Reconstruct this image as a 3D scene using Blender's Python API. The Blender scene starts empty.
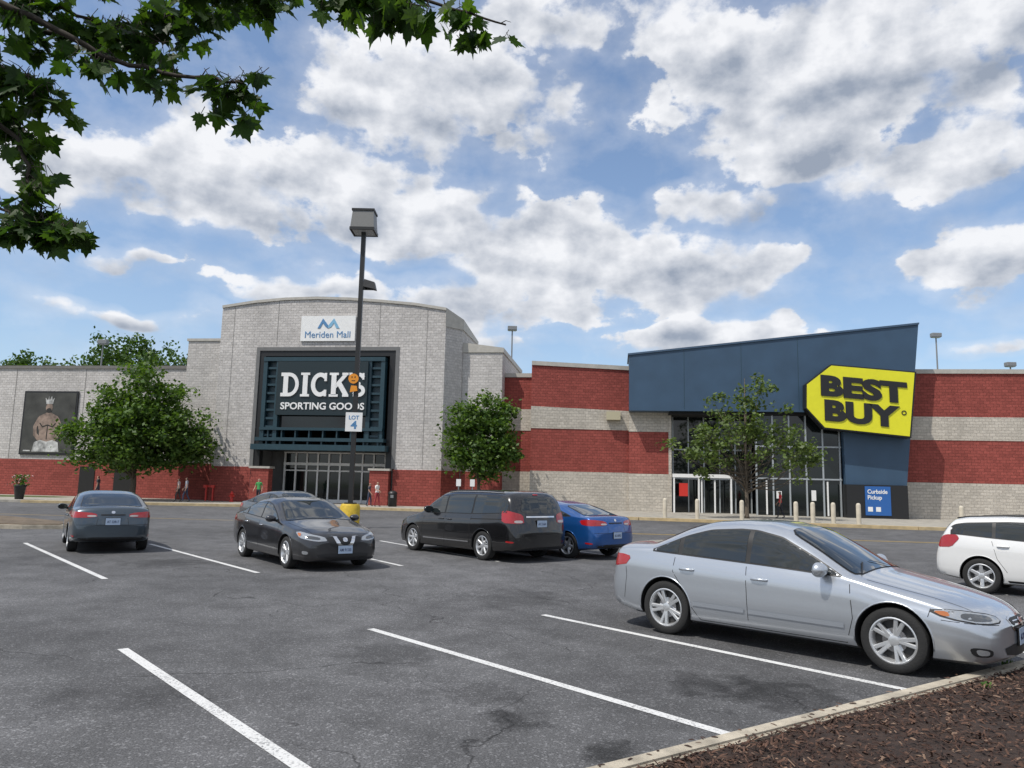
import bpy, bmesh, math, random
import numpy as np
from mathutils import Vector, Matrix
from mathutils.bvhtree import BVHTree
from mathutils.geometry import delaunay_2d_cdt
random.seed(7); rng=np.random.default_rng(7)
scn=bpy.context.scene
COL=scn.collection
scn.view_settings.view_transform='Standard'; scn.view_settings.look='None'; scn.view_settings.exposure=0; scn.view_settings.gamma=1

# ------------------------------------------------------------------ materials
def newmat(name):
    m=bpy.data.materials.new(name); m.use_nodes=True
    nt=m.node_tree; b=nt.nodes['Principled BSDF']
    return m,nt,b
def simple(name,col,rough=0.5,metal=0.0,coat=0.0,spec=0.5,var=0.0,vscale=3.0,bump=0.0,bscale=40.0):
    m,nt,b=newmat(name)
    b.inputs['Base Color'].default_value=(*col,1); b.inputs['Roughness'].default_value=rough
    b.inputs['Metallic'].default_value=metal; b.inputs['Coat Weight'].default_value=coat
    b.inputs['Coat Roughness'].default_value=0.03
    b.inputs['Specular IOR Level'].default_value=spec
    tc=nt.nodes.new('ShaderNodeTexCoord')
    if var>0:
        n=nt.nodes.new('ShaderNodeTexNoise'); n.inputs['Scale'].default_value=vscale; n.inputs['Detail'].default_value=5
        nt.links.new(tc.outputs['Object'],n.inputs['Vector'])
        mr=nt.nodes.new('ShaderNodeMapRange'); mr.inputs['From Min'].default_value=0.3; mr.inputs['From Max'].default_value=0.7
        mr.inputs['To Min'].default_value=1-var; mr.inputs['To Max'].default_value=1+var
        nt.links.new(n.outputs['Fac'],mr.inputs['Value'])
        mx=nt.nodes.new('ShaderNodeMix'); mx.data_type='RGBA'; mx.blend_type='MULTIPLY'; mx.inputs['Factor'].default_value=1
        mx.inputs['A'].default_value=(*col,1); nt.links.new(mr.outputs['Result'],mx.inputs['B'])
        nt.links.new(mx.outputs['Result'],b.inputs['Base Color'])
    if bump>0:
        n2=nt.nodes.new('ShaderNodeTexNoise'); n2.inputs['Scale'].default_value=bscale; n2.inputs['Detail'].default_value=3
        nt.links.new(tc.outputs['Object'],n2.inputs['Vector'])
        bp=nt.nodes.new('ShaderNodeBump'); bp.inputs['Strength'].default_value=bump; bp.inputs['Distance'].default_value=0.02
        nt.links.new(n2.outputs['Fac'],bp.inputs['Height']); nt.links.new(bp.outputs['Normal'],b.inputs['Normal'])
    return m
def block_mat(name,col,mortar,bw=0.40,rh=0.20,var=0.10,bump=0.6):
    m,nt,b=newmat(name); N=nt.nodes; L=nt.links
    tc=N.new('ShaderNodeTexCoord'); sp=N.new('ShaderNodeSeparateXYZ'); L.new(tc.outputs['Object'],sp.inputs[0])
    ad=N.new('ShaderNodeMath'); ad.operation='ADD'; L.new(sp.outputs['X'],ad.inputs[0]); L.new(sp.outputs['Y'],ad.inputs[1])
    cb=N.new('ShaderNodeCombineXYZ'); L.new(ad.outputs[0],cb.inputs['X']); L.new(sp.outputs['Z'],cb.inputs['Y'])
    br=N.new('ShaderNodeTexBrick'); br.inputs['Scale'].default_value=1.0; br.inputs['Brick Width'].default_value=bw
    br.inputs['Row Height'].default_value=rh; br.inputs['Mortar Size'].default_value=0.014; br.inputs['Mortar Smooth'].default_value=0.3
    br.inputs['Color1'].default_value=(*[c*(1-var) for c in col],1); br.inputs['Color2'].default_value=(*[min(1,c*(1+var)) for c in col],1)
    br.inputs['Mortar'].default_value=(*mortar,1); L.new(cb.outputs[0],br.inputs['Vector'])
    n=N.new('ShaderNodeTexNoise'); n.inputs['Scale'].default_value=0.35; n.inputs['Detail'].default_value=7; n.inputs['Roughness'].default_value=0.7
    mp=N.new('ShaderNodeMapping'); mp.inputs['Scale'].default_value=(1,1,0.35); L.new(tc.outputs['Object'],mp.inputs[0]); L.new(mp.outputs[0],n.inputs['Vector'])
    mr=N.new('ShaderNodeMapRange'); mr.inputs['From Min'].default_value=0.3; mr.inputs['From Max'].default_value=0.7
    mr.inputs['To Min'].default_value=0.84; mr.inputs['To Max'].default_value=1.1; L.new(n.outputs['Fac'],mr.inputs['Value'])
    n3=N.new('ShaderNodeTexNoise'); n3.inputs['Scale'].default_value=9; n3.inputs['Detail'].default_value=4; L.new(tc.outputs['Object'],n3.inputs['Vector'])
    mr3=N.new('ShaderNodeMapRange'); mr3.inputs['From Min'].default_value=0.3; mr3.inputs['From Max'].default_value=0.7
    mr3.inputs['To Min'].default_value=0.86; mr3.inputs['To Max'].default_value=1.12; L.new(n3.outputs['Fac'],mr3.inputs['Value'])
    mu=N.new('ShaderNodeMath'); mu.operation='MULTIPLY'; L.new(mr.outputs[0],mu.inputs[0]); L.new(mr3.outputs[0],mu.inputs[1])
    mx=N.new('ShaderNodeMix'); mx.data_type='RGBA'; mx.blend_type='MULTIPLY'; mx.inputs['Factor'].default_value=1
    L.new(br.outputs['Color'],mx.inputs['A']); L.new(mu.outputs[0],mx.inputs['B']); L.new(mx.outputs['Result'],b.inputs['Base Color'])
    b.inputs['Roughness'].default_value=0.9; b.inputs['Specular IOR Level'].default_value=0.2
    sb=N.new('ShaderNodeMath'); sb.operation='SUBTRACT'; L.new(n3.outputs['Fac'],sb.inputs[0]); L.new(br.outputs['Fac'],sb.inputs[1])
    bp=N.new('ShaderNodeBump'); bp.inputs['Strength'].default_value=bump; bp.inputs['Distance'].default_value=0.03
    L.new(sb.outputs[0],bp.inputs['Height']); L.new(bp.outputs['Normal'],b.inputs['Normal'])
    return m
def leaf_mat(name,col,trans=0.35,vs=1.3,amp=0.45):
    m=bpy.data.materials.new(name); m.use_nodes=True; nt=m.node_tree; N=nt.nodes; L=nt.links
    b=N['Principled BSDF']; out=N['Material Output']
    g=N.new('ShaderNodeNewGeometry'); n=N.new('ShaderNodeTexNoise'); n.inputs['Scale'].default_value=vs; n.inputs['Detail'].default_value=4; n.inputs['Roughness'].default_value=0.8
    L.new(g.outputs['Position'],n.inputs['Vector'])
    mr=N.new('ShaderNodeMapRange'); mr.inputs['From Min'].default_value=0.3; mr.inputs['From Max'].default_value=0.7
    mr.inputs['To Min'].default_value=1-amp; mr.inputs['To Max'].default_value=1+amp; L.new(n.outputs['Fac'],mr.inputs['Value'])
    mx=N.new('ShaderNodeMix'); mx.data_type='RGBA'; mx.blend_type='MULTIPLY'; mx.inputs['Factor'].default_value=1
    mx.inputs['A'].default_value=(*col,1); L.new(mr.outputs[0],mx.inputs['B'])
    L.new(mx.outputs['Result'],b.inputs['Base Color']); b.inputs['Roughness'].default_value=0.5; b.inputs['Specular IOR Level'].default_value=0.3
    t=N.new('ShaderNodeBsdfTranslucent'); mc=N.new('ShaderNodeMix'); mc.data_type='RGBA'; mc.blend_type='MULTIPLY'; mc.inputs['Factor'].default_value=1
    L.new(mx.outputs['Result'],mc.inputs['A']); mc.inputs['B'].default_value=(1.5,1.6,0.5,1); L.new(mc.outputs['Result'],t.inputs['Color'])
    ms=N.new('ShaderNodeMixShader'); ms.inputs[0].default_value=trans; L.new(b.outputs[0],ms.inputs[1]); L.new(t.outputs[0],ms.inputs[2])
    L.new(ms.outputs[0],out.inputs['Surface'])
    return m

M={}
M['white_block']=block_mat('painted_block_white',(0.53,0.505,0.485),(0.41,0.39,0.375))
M['red_block']=block_mat('painted_block_red',(0.29,0.073,0.060),(0.19,0.052,0.043),var=0.14)
M['cream_block']=block_mat('painted_block_cream',(0.50,0.46,0.40),(0.38,0.345,0.30))
M['coping']=simple('coping_tan',(0.42,0.40,0.36),0.6,var=0.1)
M['coping_dark']=simple('coping_dark',(0.16,0.15,0.14),0.6,var=0.1)
M['navy']=simple('metal_panel_blue',(0.036,0.075,0.130),0.5,var=0.10,vscale=0.8)
M['teal']=simple('steel_teal',(0.016,0.046,0.062),0.4,var=0.1)
M['signboard']=simple('sign_board_dark',(0.008,0.020,0.025),0.4)
M['yellow']=simple('sign_yellow',(0.72,0.69,0.02),0.45,var=0.03)
M['black']=simple('black_plastic',(0.012,0.012,0.013),0.45)
M['whitep']=simple('white_paint',(0.78,0.78,0.77),0.5,var=0.04)
M['frame']=simple('aluminium_frame',(0.40,0.43,0.45),0.4,metal=0.3)
M['glassd']=simple('store_glass',(0.008,0.011,0.012),0.05,spec=0.6)
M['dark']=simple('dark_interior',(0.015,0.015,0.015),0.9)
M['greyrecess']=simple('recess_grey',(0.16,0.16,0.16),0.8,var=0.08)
M['joint']=simple('control_joint',(0.22,0.21,0.20),0.9)
M['concrete']=simple('concrete',(0.33,0.31,0.27),0.9,var=0.22,vscale=2.5,bump=0.4,bscale=60)
M['bollard']=simple('bollard_concrete',(0.52,0.47,0.38),0.8,var=0.12)
M['kerbc']=simple('kerb_concrete',(0.40,0.355,0.28),0.9,var=0.28,vscale=5,bump=0.6,bscale=50)
M['bluep']=simple('sign_blue',(0.02,0.11,0.36),0.5)
M['mlogo']=simple('logo_blue',(0.08,0.22,0.42),0.5)
M['pole']=simple('pole_dark',(0.018,0.018,0.018),0.45)
M['polegrey']=simple('pole_grey',(0.20,0.21,0.22),0.5)
M['orange']=simple('orange_vinyl',(0.75,0.28,0.02),0.5)
M['yellowbase']=simple('safety_yellow',(0.58,0.40,0.03),0.6,var=0.2,vscale=8)
M['bark']=simple('bark',(0.10,0.08,0.06),0.95,var=0.35,vscale=12,bump=0.8,bscale=30)
M['barkthin']=simple('twig_bark',(0.035,0.028,0.02),0.9)
M['redpaint']=simple('red_enamel',(0.55,0.03,0.02),0.4)
M['lightlens']=simple('lamp_lens',(0.5,0.52,0.52),0.3)
M['grassm']=simple('grass',(0.07,0.10,0.03),0.95,var=0.5,vscale=4,bump=0.8,bscale=30)
M['dirt']=simple('dirt',(0.13,0.10,0.07),0.95,var=0.4,vscale=3,bump=0.8,bscale=30)

# ------------------------------------------------------------------ mesh helpers
def mk(name,verts,faces,mats,idx=None,parent=None,smooth=False,angle=None):
    me=bpy.data.meshes.new(name); me.from_pydata([tuple(v) for v in verts],[],faces); me.update()
    for m in (mats if isinstance(mats,(list,tuple)) else [mats]): me.materials.append(m)
    if idx is not None: me.polygons.foreach_set('material_index',idx)
    if smooth: me.polygons.foreach_set('use_smooth',[True]*len(me.polygons))
    if angle is not None:
        me.polygons.foreach_set('use_smooth',[True]*len(me.polygons)); me.set_sharp_from_angle(angle=math.radians(angle))
    o=bpy.data.objects.new(name,me); COL.objects.link(o)
    if parent: o.parent=parent
    return o
def empty(name,loc=(0,0,0),rz=0.0,parent=None):
    e=bpy.data.objects.new(name,None); COL.objects.link(e); e.location=loc; e.rotation_euler=(0,0,rz); e.empty_display_size=0.3
    if parent: e.parent=parent
    return e
BF=[(0,1,5,4),(1,2,6,5),(2,3,7,6),(3,0,4,7),(3,2,1,0),(4,5,6,7)]
def boxv(x0,x1,y0,y1,z0,z1): return [(x0,y0,z0),(x1,y0,z0),(x1,y1,z0),(x0,y1,z0),(x0,y0,z1),(x1,y0,z1),(x1,y1,z1),(x0,y1,z1)]
def box(name,x0,x1,y0,y1,z0,z1,mat,parent=None,bev=0.0):
    o=mk(name,boxv(x0,x1,y0,y1,z0,z1),BF,mat,parent=parent)
    if bev>0:
        md=o.modifiers.new('b','BEVEL'); md.width=bev; md.segments=2
    return o
def boxes(name,L,mat,parent=None):
    V=[];F=[]
    for b in L:
        k=len(V); V+=boxv(*b); F+=[tuple(i+k for i in f) for f in BF]
    return mk(name,V,F,mat,parent=parent)
def fixn(o):
    bm=bmesh.new(); bm.from_mesh(o.data); bmesh.ops.recalc_face_normals(bm,faces=bm.faces); bm.to_mesh(o.data); bm.free(); return o
def prism(name,poly,v0,v1,mat,parent=None):  # poly in (u,z), extruded along v
    n=len(poly); V=[(u,v0,z) for u,z in poly]+[(u,v1,z) for u,z in poly]
    F=[tuple(range(n)),tuple(range(2*n-1,n-1,-1))]+[(i,i+n,(i+1)%n+n,(i+1)%n) for i in range(n)]
    return fixn(mk(name,V,F,mat,parent=parent))
def hexa(name,base,top,mat,parent=None,z0=0): # base: 4 xy, top: 4 z
    V=[(x,y,z0) for x,y in base]+[(x,y,z) for (x,y),z in zip(base,top)]
    return mk(name,V,BF,mat,parent=parent)
def flat(name,poly,z,mat,parent=None):
    o=mk(name,[(x,y,z) for x,y in poly],[tuple(range(len(poly)))],mat,parent=parent)
    if o.data.polygons[0].normal.z<0: o.data.flip_normals()
    return o
def slab(name,poly,z0,z1,mat,parent=None):
    n=len(poly); V=[(x,y,z0) for x,y in poly]+[(x,y,z1) for x,y in poly]
    F=[tuple(range(n)),tuple(range(n,2*n))]+[(i,(i+1)%n,(i+1)%n+n,i+n) for i in range(n)]
    return fixn(mk(name,V,F,mat,parent=parent))
def tube_vf(pts,rad,sides=8):
    pts=[Vector(p) for p in pts]; V=[];F=[]
    up=Vector((0.3,0.2,0.93)).normalized()
    for i,p in enumerate(pts):
        d=(pts[min(i+1,len(pts)-1)]-pts[max(i-1,0)]).normalized()
        a=d.cross(up)
        if a.length<0.05: a=d.cross(Vector((1,0,0)))
        a.normalize(); b=d.cross(a)
        for k in range(sides):
            t=2*math.pi*k/sides; V.append(tuple(p+(a*math.cos(t)+b*math.sin(t))*rad[i]))
    for i in range(len(pts)-1):
        for k in range(sides):
            a0=i*sides+k; a1=i*sides+(k+1)%sides; F.append((a0,a1,a1+sides,a0+sides))
    F.append(tuple(range(sides-1,-1,-1))); F.append(tuple(range((len(pts)-1)*sides,len(pts)*sides)))
    return V,F
def merge(parts):
    V=[];F=[];I=[]
    for p in parts:
        v,f=p[0],p[1]; mi=p[2] if len(p)>2 else 0
        k=len(V); V+=list(v); F+=[tuple(i+k for i in q) for q in f]; I+=[mi]*len(f)
    return V,F,I
def lathe_vf(prof,n=32,axis='Z'):
    V=[];F=[]
    for r,h in prof:
        for k in range(n):
            t=2*math.pi*k/n
            if axis=='Z': V.append((r*math.cos(t),r*math.sin(t),h))
            else: V.append((r*math.cos(t),h,r*math.sin(t)))
    for i in range(len(prof)-1):
        for k in range(n):
            F.append((i*n+k,i*n+(k+1)%n,(i+1)*n+(k+1)%n,(i+1)*n+k))
    return V,F
def text_mesh(name,s,x0,z0,w,h,v,mat,parent=None,bold=0.02,depth=0.03,rot=0.0,space=1.0):
    cu=bpy.data.curves.new(name,'FONT'); cu.body=s; cu.size=1; cu.extrude=0.5; cu.offset=bold; cu.resolution_u=4; cu.space_character=space
    to=bpy.data.objects.new(name,cu); COL.objects.link(to)
    dg=bpy.context.evaluated_depsgraph_get(); me=bpy.data.meshes.new_from_object(to.evaluated_get(dg))
    bpy.data.objects.remove(to)
    co=np.array([v_.co[:] for v_ in me.vertices]); mn=co.min(0); mx=co.max(0)
    X=(co[:,0]-mn[0])/(mx[0]-mn[0])*w; Z=(co[:,1]-mn[1])/(mx[1]-mn[1])*h; Y=-(co[:,2]/0.5)*depth/2-depth/2
    for i,v_ in enumerate(me.vertices): v_.co=(x0+X[i], v+Y[i], z0+Z[i]+X[i]*math.tan(rot))
    me.materials.clear(); me.materials.append(mat)
    o=bpy.data.objects.new(name,me); COL.objects.link(o)
    if parent: o.parent=parent
    return o

# ------------------------------------------------------------------ world: Nishita + procedural cumulus
SUN=Vector((-0.42,-0.32,0.85)).normalized()
sun_el=math.asin(SUN.z); sun_az=math.atan2(SUN.x,SUN.y)
w=bpy.data.worlds.new("World"); scn.world=w; w.use_nodes=True
nt=w.node_tree; N=nt.nodes; L=nt.links
bg=N['Background']; STR=0.1; bg.inputs['Strength'].default_value=STR
sky=N.new('ShaderNodeTexSky'); sky.sky_type='NISHITA'; sky.sun_disc=False; sky.sun_elevation=sun_el; sky.sun_rotation=sun_az
sky.air_density=1.0; sky.dust_density=1.0; sky.ozone_density=1.5
blobs=[(-6.4,28.5,12.0,5.2,1),(-20,21.0,9.5,4.0,1),(-9.5,19.8,10,3.5,1),(3.7,17.6,10.5,3.3,1),(13,15.5,8.5,3.1,1),(-2.5,13.6,15,1.9,.8),
 (-16.5,13.4,6.5,1.1,.9),(24.7,28.5,14,5.8,1.1),(14.3,31,7,4.6,1),(31,21.5,6.5,2.8,1),(21.5,24,8,2.2,.9),(15.8,20.5,5.5,1.6,.9),(32.2,15,5.8,2.2,1),
 (14.4,11,8,1.3,.9),(33,9.3,3.8,1.0,.9),(-28,10.8,4,.9,.8),(-27.8,14.8,2.2,.7,.8),(3.7,33.6,8,2.0,.7),(-8.7,11.3,11,1.4,.75),(-33,19.5,6,2.8,.8)]
def gm(op,a,b=None,c=None,G=None,GL=None):
    n=G.new('ShaderNodeMath'); n.operation=op
    for i,x in enumerate((a,b,c)):
        if x is None: continue
        if isinstance(x,(int,float)): n.inputs[i].default_value=x
        else: GL.new(x,n.inputs[i])
    return n.outputs[0]
def wm(op,a,b=None,c=None): return gm(op,a,b,c,N,L)
tc=N.new('ShaderNodeTexCoord'); sp=N.new('ShaderNodeSeparateXYZ'); nv=N.new('ShaderNodeVectorMath'); nv.operation='NORMALIZE'
L.new(tc.outputs['Generated'],nv.inputs[0]); L.new(nv.outputs[0],sp.inputs[0])
az=wm('MULTIPLY',wm('ARCTAN2',sp.outputs['X'],sp.outputs['Y']),180/math.pi)
el=wm('MULTIPLY',wm('ARCSINE',sp.outputs['Z']),180/math.pi)
cb=N.new('ShaderNodeCombineXYZ'); L.new(az,cb.inputs[0]); L.new(el,cb.inputs[1])
def noise2(vec,scale,det,ro,off=(0,0,0)):
    s=N.new('ShaderNodeVectorMath'); s.operation='MULTIPLY_ADD'; L.new(vec,s.inputs[0]); s.inputs[1].default_value=(1,1.5,0); s.inputs[2].default_value=(off[0],off[1]*1.5,0)
    n=N.new('ShaderNodeTexNoise'); n.noise_dimensions='2D'; n.inputs['Scale'].default_value=scale; n.inputs['Detail'].default_value=det; n.inputs['Roughness'].default_value=ro; L.new(s.outputs[0],n.inputs['Vector']); return n
wn=noise2(cb.outputs[0],.15,2,.5)
wv=N.new('ShaderNodeVectorMath'); wv.operation='MULTIPLY_ADD'; L.new(wn.outputs['Color'],wv.inputs[0]); wv.inputs[1].default_value=(6,4,0)
of=N.new('ShaderNodeVectorMath'); of.operation='SUBTRACT'; L.new(cb.outputs[0],of.inputs[0]); of.inputs[1].default_value=(3.0,2.0,0); L.new(of.outputs[0],wv.inputs[2])
acc=None; accy=None
for (a,e,rx,ry,wt) in blobs:
    m=N.new('ShaderNodeVectorMath'); m.operation='MULTIPLY_ADD'; L.new(wv.outputs[0],m.inputs[0]); m.inputs[1].default_value=(1/rx,1/ry,0); m.inputs[2].default_value=(-a/rx,-e/ry,0)
    d=N.new('ShaderNodeVectorMath'); d.operation='DOT_PRODUCT'; L.new(m.outputs[0],d.inputs[0]); L.new(m.outputs[0],d.inputs[1])
    v=wm('MULTIPLY_ADD',d.outputs['Value'],-wt,wt)
    vp=wm('MAXIMUM',wm('ADD',v,.35),0.0); yy=N.new('ShaderNodeVectorMath'); yy.operation='DOT_PRODUCT'; L.new(m.outputs[0],yy.inputs[0]); yy.inputs[1].default_value=(-.25,1,0)
    accy=wm('MULTIPLY',vp,yy.outputs['Value']) if accy is None else wm('MULTIPLY_ADD',vp,yy.outputs['Value'],accy)
    acc=v if acc is None else wm('SMOOTH_MAX',acc,v,0.3)
o1=wm('MULTIPLY_ADD',wm('ABSOLUTE',az),0.1,-4.2); o2=wm('MULTIPLY_ADD',el,0.1,-3.9)
outd=wm('MINIMUM',wm('SUBTRACT',wm('MAXIMUM',o1,o2),0.6),0.25)
acc=wm('MAXIMUM',wm('MAXIMUM',acc,outd),-0.6)
n1=noise2(cb.outputs[0],.19,8,.56)
dens=wm('ADD',acc,wm('MULTIPLY_ADD',n1.outputs['Fac'],3.2,-1.52))
sft=wm('MAXIMUM',wm('MULTIPLY_ADD',wn.outputs['Fac'],2.2,-0.50),.30)
t_=wm('MINIMUM',wm('MAXIMUM',wm('DIVIDE',wm('ADD',dens,.06),sft),0.0),1.0)
mask=wm('MULTIPLY',wm('MULTIPLY',t_,t_),wm('MULTIPLY_ADD',t_,-2.0,3.0))
veil=wm('MULTIPLY',wm('MINIMUM',wm('MAXIMUM',wm('MULTIPLY_ADD',dens,.75,.62),0.0),1.0),.34)
mask=wm('MAXIMUM',mask,veil)
hz=N.new('ShaderNodeMapRange'); hz.inputs['From Min'].default_value=0; hz.inputs['From Max'].default_value=3; L.new(el,hz.inputs['Value'])
mk_=wm('MULTIPLY',wm('MULTIPLY',mask,hz.outputs[0]),0.97)
na=noise2(cb.outputs[0],.20,6,.52,(7,3,0)); nb=noise2(cb.outputs[0],.20,6,.52,(7-.9,3+1.4,0))
sh=wm('ADD',.74,wm('MULTIPLY',wm('SUBTRACT',na.outputs['Fac'],nb.outputs['Fac']),1.6))
sh=wm('ADD',sh,wm('MULTIPLY',wm('MINIMUM',wm('MAXIMUM',accy,-1.1),.8),.34))
th=N.new('ShaderNodeMapRange'); th.inputs['From Min'].default_value=0.3; th.inputs['From Max'].default_value=1.5; th.inputs['To Max'].default_value=.36; L.new(dens,th.inputs['Value'])
sh=wm('SUBTRACT',sh,th.outputs[0])
shc=N.new('ShaderNodeMapRange'); shc.inputs['From Min'].default_value=-.05; shc.inputs['From Max'].default_value=.95; L.new(sh,shc.inputs['Value'])
cc=N.new('ShaderNodeMix'); cc.data_type='RGBA'; L.new(shc.outputs[0],cc.inputs['Factor'])
cc.inputs['A'].default_value=(0.33/STR,0.38/STR,0.47/STR,1); cc.inputs['B'].default_value=(0.93/STR,0.94/STR,0.97/STR,1)
tint=N.new('ShaderNodeMix'); tint.data_type='RGBA'; tint.blend_type='MULTIPLY'; tint.inputs['Factor'].default_value=1; L.new(sky.outputs[0],tint.inputs['A']); tint.inputs['B'].default_value=(1.35,1.45,1.55,1)
hf=wm('MULTIPLY_ADD',wm('POWER',2.718,wm('MULTIPLY',wm('MAXIMUM',el,0.0),-.085)),.42,.045)
hm=N.new('ShaderNodeMix'); hm.data_type='RGBA'; L.new(hf,hm.inputs['Factor']); L.new(tint.outputs['Result'],hm.inputs['A']); hm.inputs['B'].default_value=(.60/STR,.74/STR,.92/STR,1)
fm=N.new('ShaderNodeMix'); fm.data_type='RGBA'; L.new(mk_,fm.inputs['Factor']); L.new(hm.outputs['Result'],fm.inputs['A']); L.new(cc.outputs['Result'],fm.inputs['B'])
L.new(fm.outputs['Result'],bg.inputs['Color'])
w.cycles.sampling_method='MANUAL'; w.cycles.sample_map_resolution=512
ld=bpy.data.lights.new('sun','SUN'); ld.energy=3.7; ld.angle=math.radians(0.5); ld.color=(1,0.955,0.88)
lo=bpy.data.objects.new('sun',ld); COL.objects.link(lo); lo.rotation_euler=SUN.to_track_quat('Z','Y').to_euler(); lo.location=(0,0,60)

# ------------------------------------------------------------------ camera
cd=bpy.data.cameras.new('camera'); cd.sensor_width=36; cd.lens=36*759/1024; cd.clip_end=5000; cd.clip_start=0.05
cam=bpy.data.objects.new('camera',cd); COL.objects.link(cam); scn.camera=cam
R=Matrix.Rotation(math.radians(90)+math.atan(101/759),3,'X')@Matrix.Rotation(math.radians(1.3),3,'Z')
cam.matrix_world=Matrix.Translation((0,0,1.8))@R.to_4x4()

# ------------------------------------------------------------------ ground
def asphalt():
    m,nt,b=newmat('asphalt'); N=nt.nodes; L=nt.links
    g=N.new('ShaderNodeNewGeometry'); pos=g.outputs['Position']
    def noise(sc,det=5,ro=0.6,vec=None):
        n=N.new('ShaderNodeTexNoise'); n.noise_dimensions='2D'; n.inputs['Scale'].default_value=sc; n.inputs['Detail'].default_value=det; n.inputs['Roughness'].default_value=ro
        L.new(vec or pos,n.inputs['Vector']); return n.outputs['Fac']
    def mr(x,a,b_,c,d):
        n=N.new('ShaderNodeMapRange'); n.inputs['From Min'].default_value=a; n.inputs['From Max'].default_value=b_; n.inputs['To Min'].default_value=c; n.inputs['To Max'].default_value=d; L.new(x,n.inputs['Value']); return n.outputs[0]
    def mt(op,a,b_): return gm(op,a,b_,None,N,L)
    fine=noise(75,3,0.7)
    agg=mr(fine,0.3,0.7,0.5,1.5)
    v=N.new('ShaderNodeTexVoronoi'); v.voronoi_dimensions='2D'; v.inputs['Scale'].default_value=60; L.new(pos,v.inputs['Vector'])
    sv=N.new('ShaderNodeSeparateColor'); L.new(v.outputs['Color'],sv.inputs[0])
    chip=mr(sv.outputs[0],0.80,0.97,1.0,1.9)
    nbig=noise(0.16,6,0.62); med=noise(1.3,7,0.72)
    val=mt('MULTIPLY',mt('MULTIPLY',agg,chip),mt('MULTIPLY',mr(nbig,0.3,0.7,0.78,1.22),mr(med,0.3,0.7,0.76,1.24)))
    wn=N.new('ShaderNodeTexNoise'); wn.inputs['Scale'].default_value=1.2; wn.inputs['Detail'].default_value=6; L.new(pos,wn.inputs['Vector'])
    wa=N.new('ShaderNodeVectorMath'); wa.operation='MULTIPLY_ADD'; L.new(wn.outputs['Color'],wa.inputs[0]); wa.inputs[1].default_value=(1.1,1.1,0); L.new(pos,wa.inputs[2])
    vc=N.new('ShaderNodeTexVoronoi'); vc.voronoi_dimensions='2D'; vc.feature='DISTANCE_TO_EDGE'; vc.inputs['Scale'].default_value=0.34; L.new(wa.outputs[0],vc.inputs['Vector'])
    cr=mr(vc.outputs['Distance'],0.0015,0.006,1.0,0.0); cmask=mr(noise(0.45,2),0.42,0.56,0,1)
    vc2=N.new('ShaderNodeTexVoronoi'); vc2.voronoi_dimensions='2D'; vc2.feature='DISTANCE_TO_EDGE'; vc2.inputs['Scale'].default_value=2.6; L.new(wa.outputs[0],vc2.inputs['Vector'])
    cr2=mt('MULTIPLY',mr(vc2.outputs['Distance'],0.006,0.03,0.75,0.0),mr(nbig,0.52,0.62,0,1))
    crack=mt('MAXIMUM',mt('MULTIPLY',cr,cmask),mt('MULTIPLY',cr2,mr(noise(0.8,2),.5,.6,0,1)))
    val=mt('MULTIPLY',val,mt('SUBTRACT',1.0,mt('MULTIPLY',crack,0.55)))
    nd=mt('MULTIPLY',mt('SUBTRACT',noise(3.2,5,0.65),0.5),3.5)
    for (x,y,r,k) in [(0.0,6.15,0.22,.6),(0.75,5.45,0.20,.62),(-0.25,6.9,0.35,.3),(2.5,7.0,0.5,.5),(1.9,7.35,.35,.4),(-3.2,6.6,.5,.25),(-1.2,8.4,.5,.3),(-7.2,16.5,.7,.35),(.2,12.5,.8,.3)]:
        s=N.new('ShaderNodeVectorMath'); s.operation='DISTANCE'; L.new(pos,s.inputs[0]); s.inputs[1].default_value=(x,y,0)
        dd=mt('ADD',mt('DIVIDE',s.outputs['Value'],r),nd)
        val=mt('MULTIPLY',val,mr(dd,0.6,1.5,1-k,1.0))
    mx=N.new('ShaderNodeMix'); mx.data_type='RGBA'; mx.blend_type='MULTIPLY'; mx.inputs['Factor'].default_value=1
    mx.inputs['A'].default_value=(0.092,0.092,0.095,1); L.new(val,mx.inputs['B']); L.new(mx.outputs['Result'],b.inputs['Base Color'])
    b.inputs['Roughness'].default_value=0.88; b.inputs['Specular IOR Level'].default_value=0.3
    bp=N.new('ShaderNodeBump'); bp.inputs['Strength'].default_value=0.55; bp.inputs['Distance'].default_value=0.006
    L.new(mt('SUBTRACT',fine,crack),bp.inputs['Height']); L.new(bp.outputs['Normal'],b.inputs['Normal'])
    return m
M['asphalt']=asphalt()
flat('ground',[(-1500,-600),(1500,-600),(1500,2500),(-1500,2500)],-0.02,M['grassm'])
flat('parking_lot',[(-160,-60),(160,-60),(160,75),(-160,75)],0.0,M['asphalt'])
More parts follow.
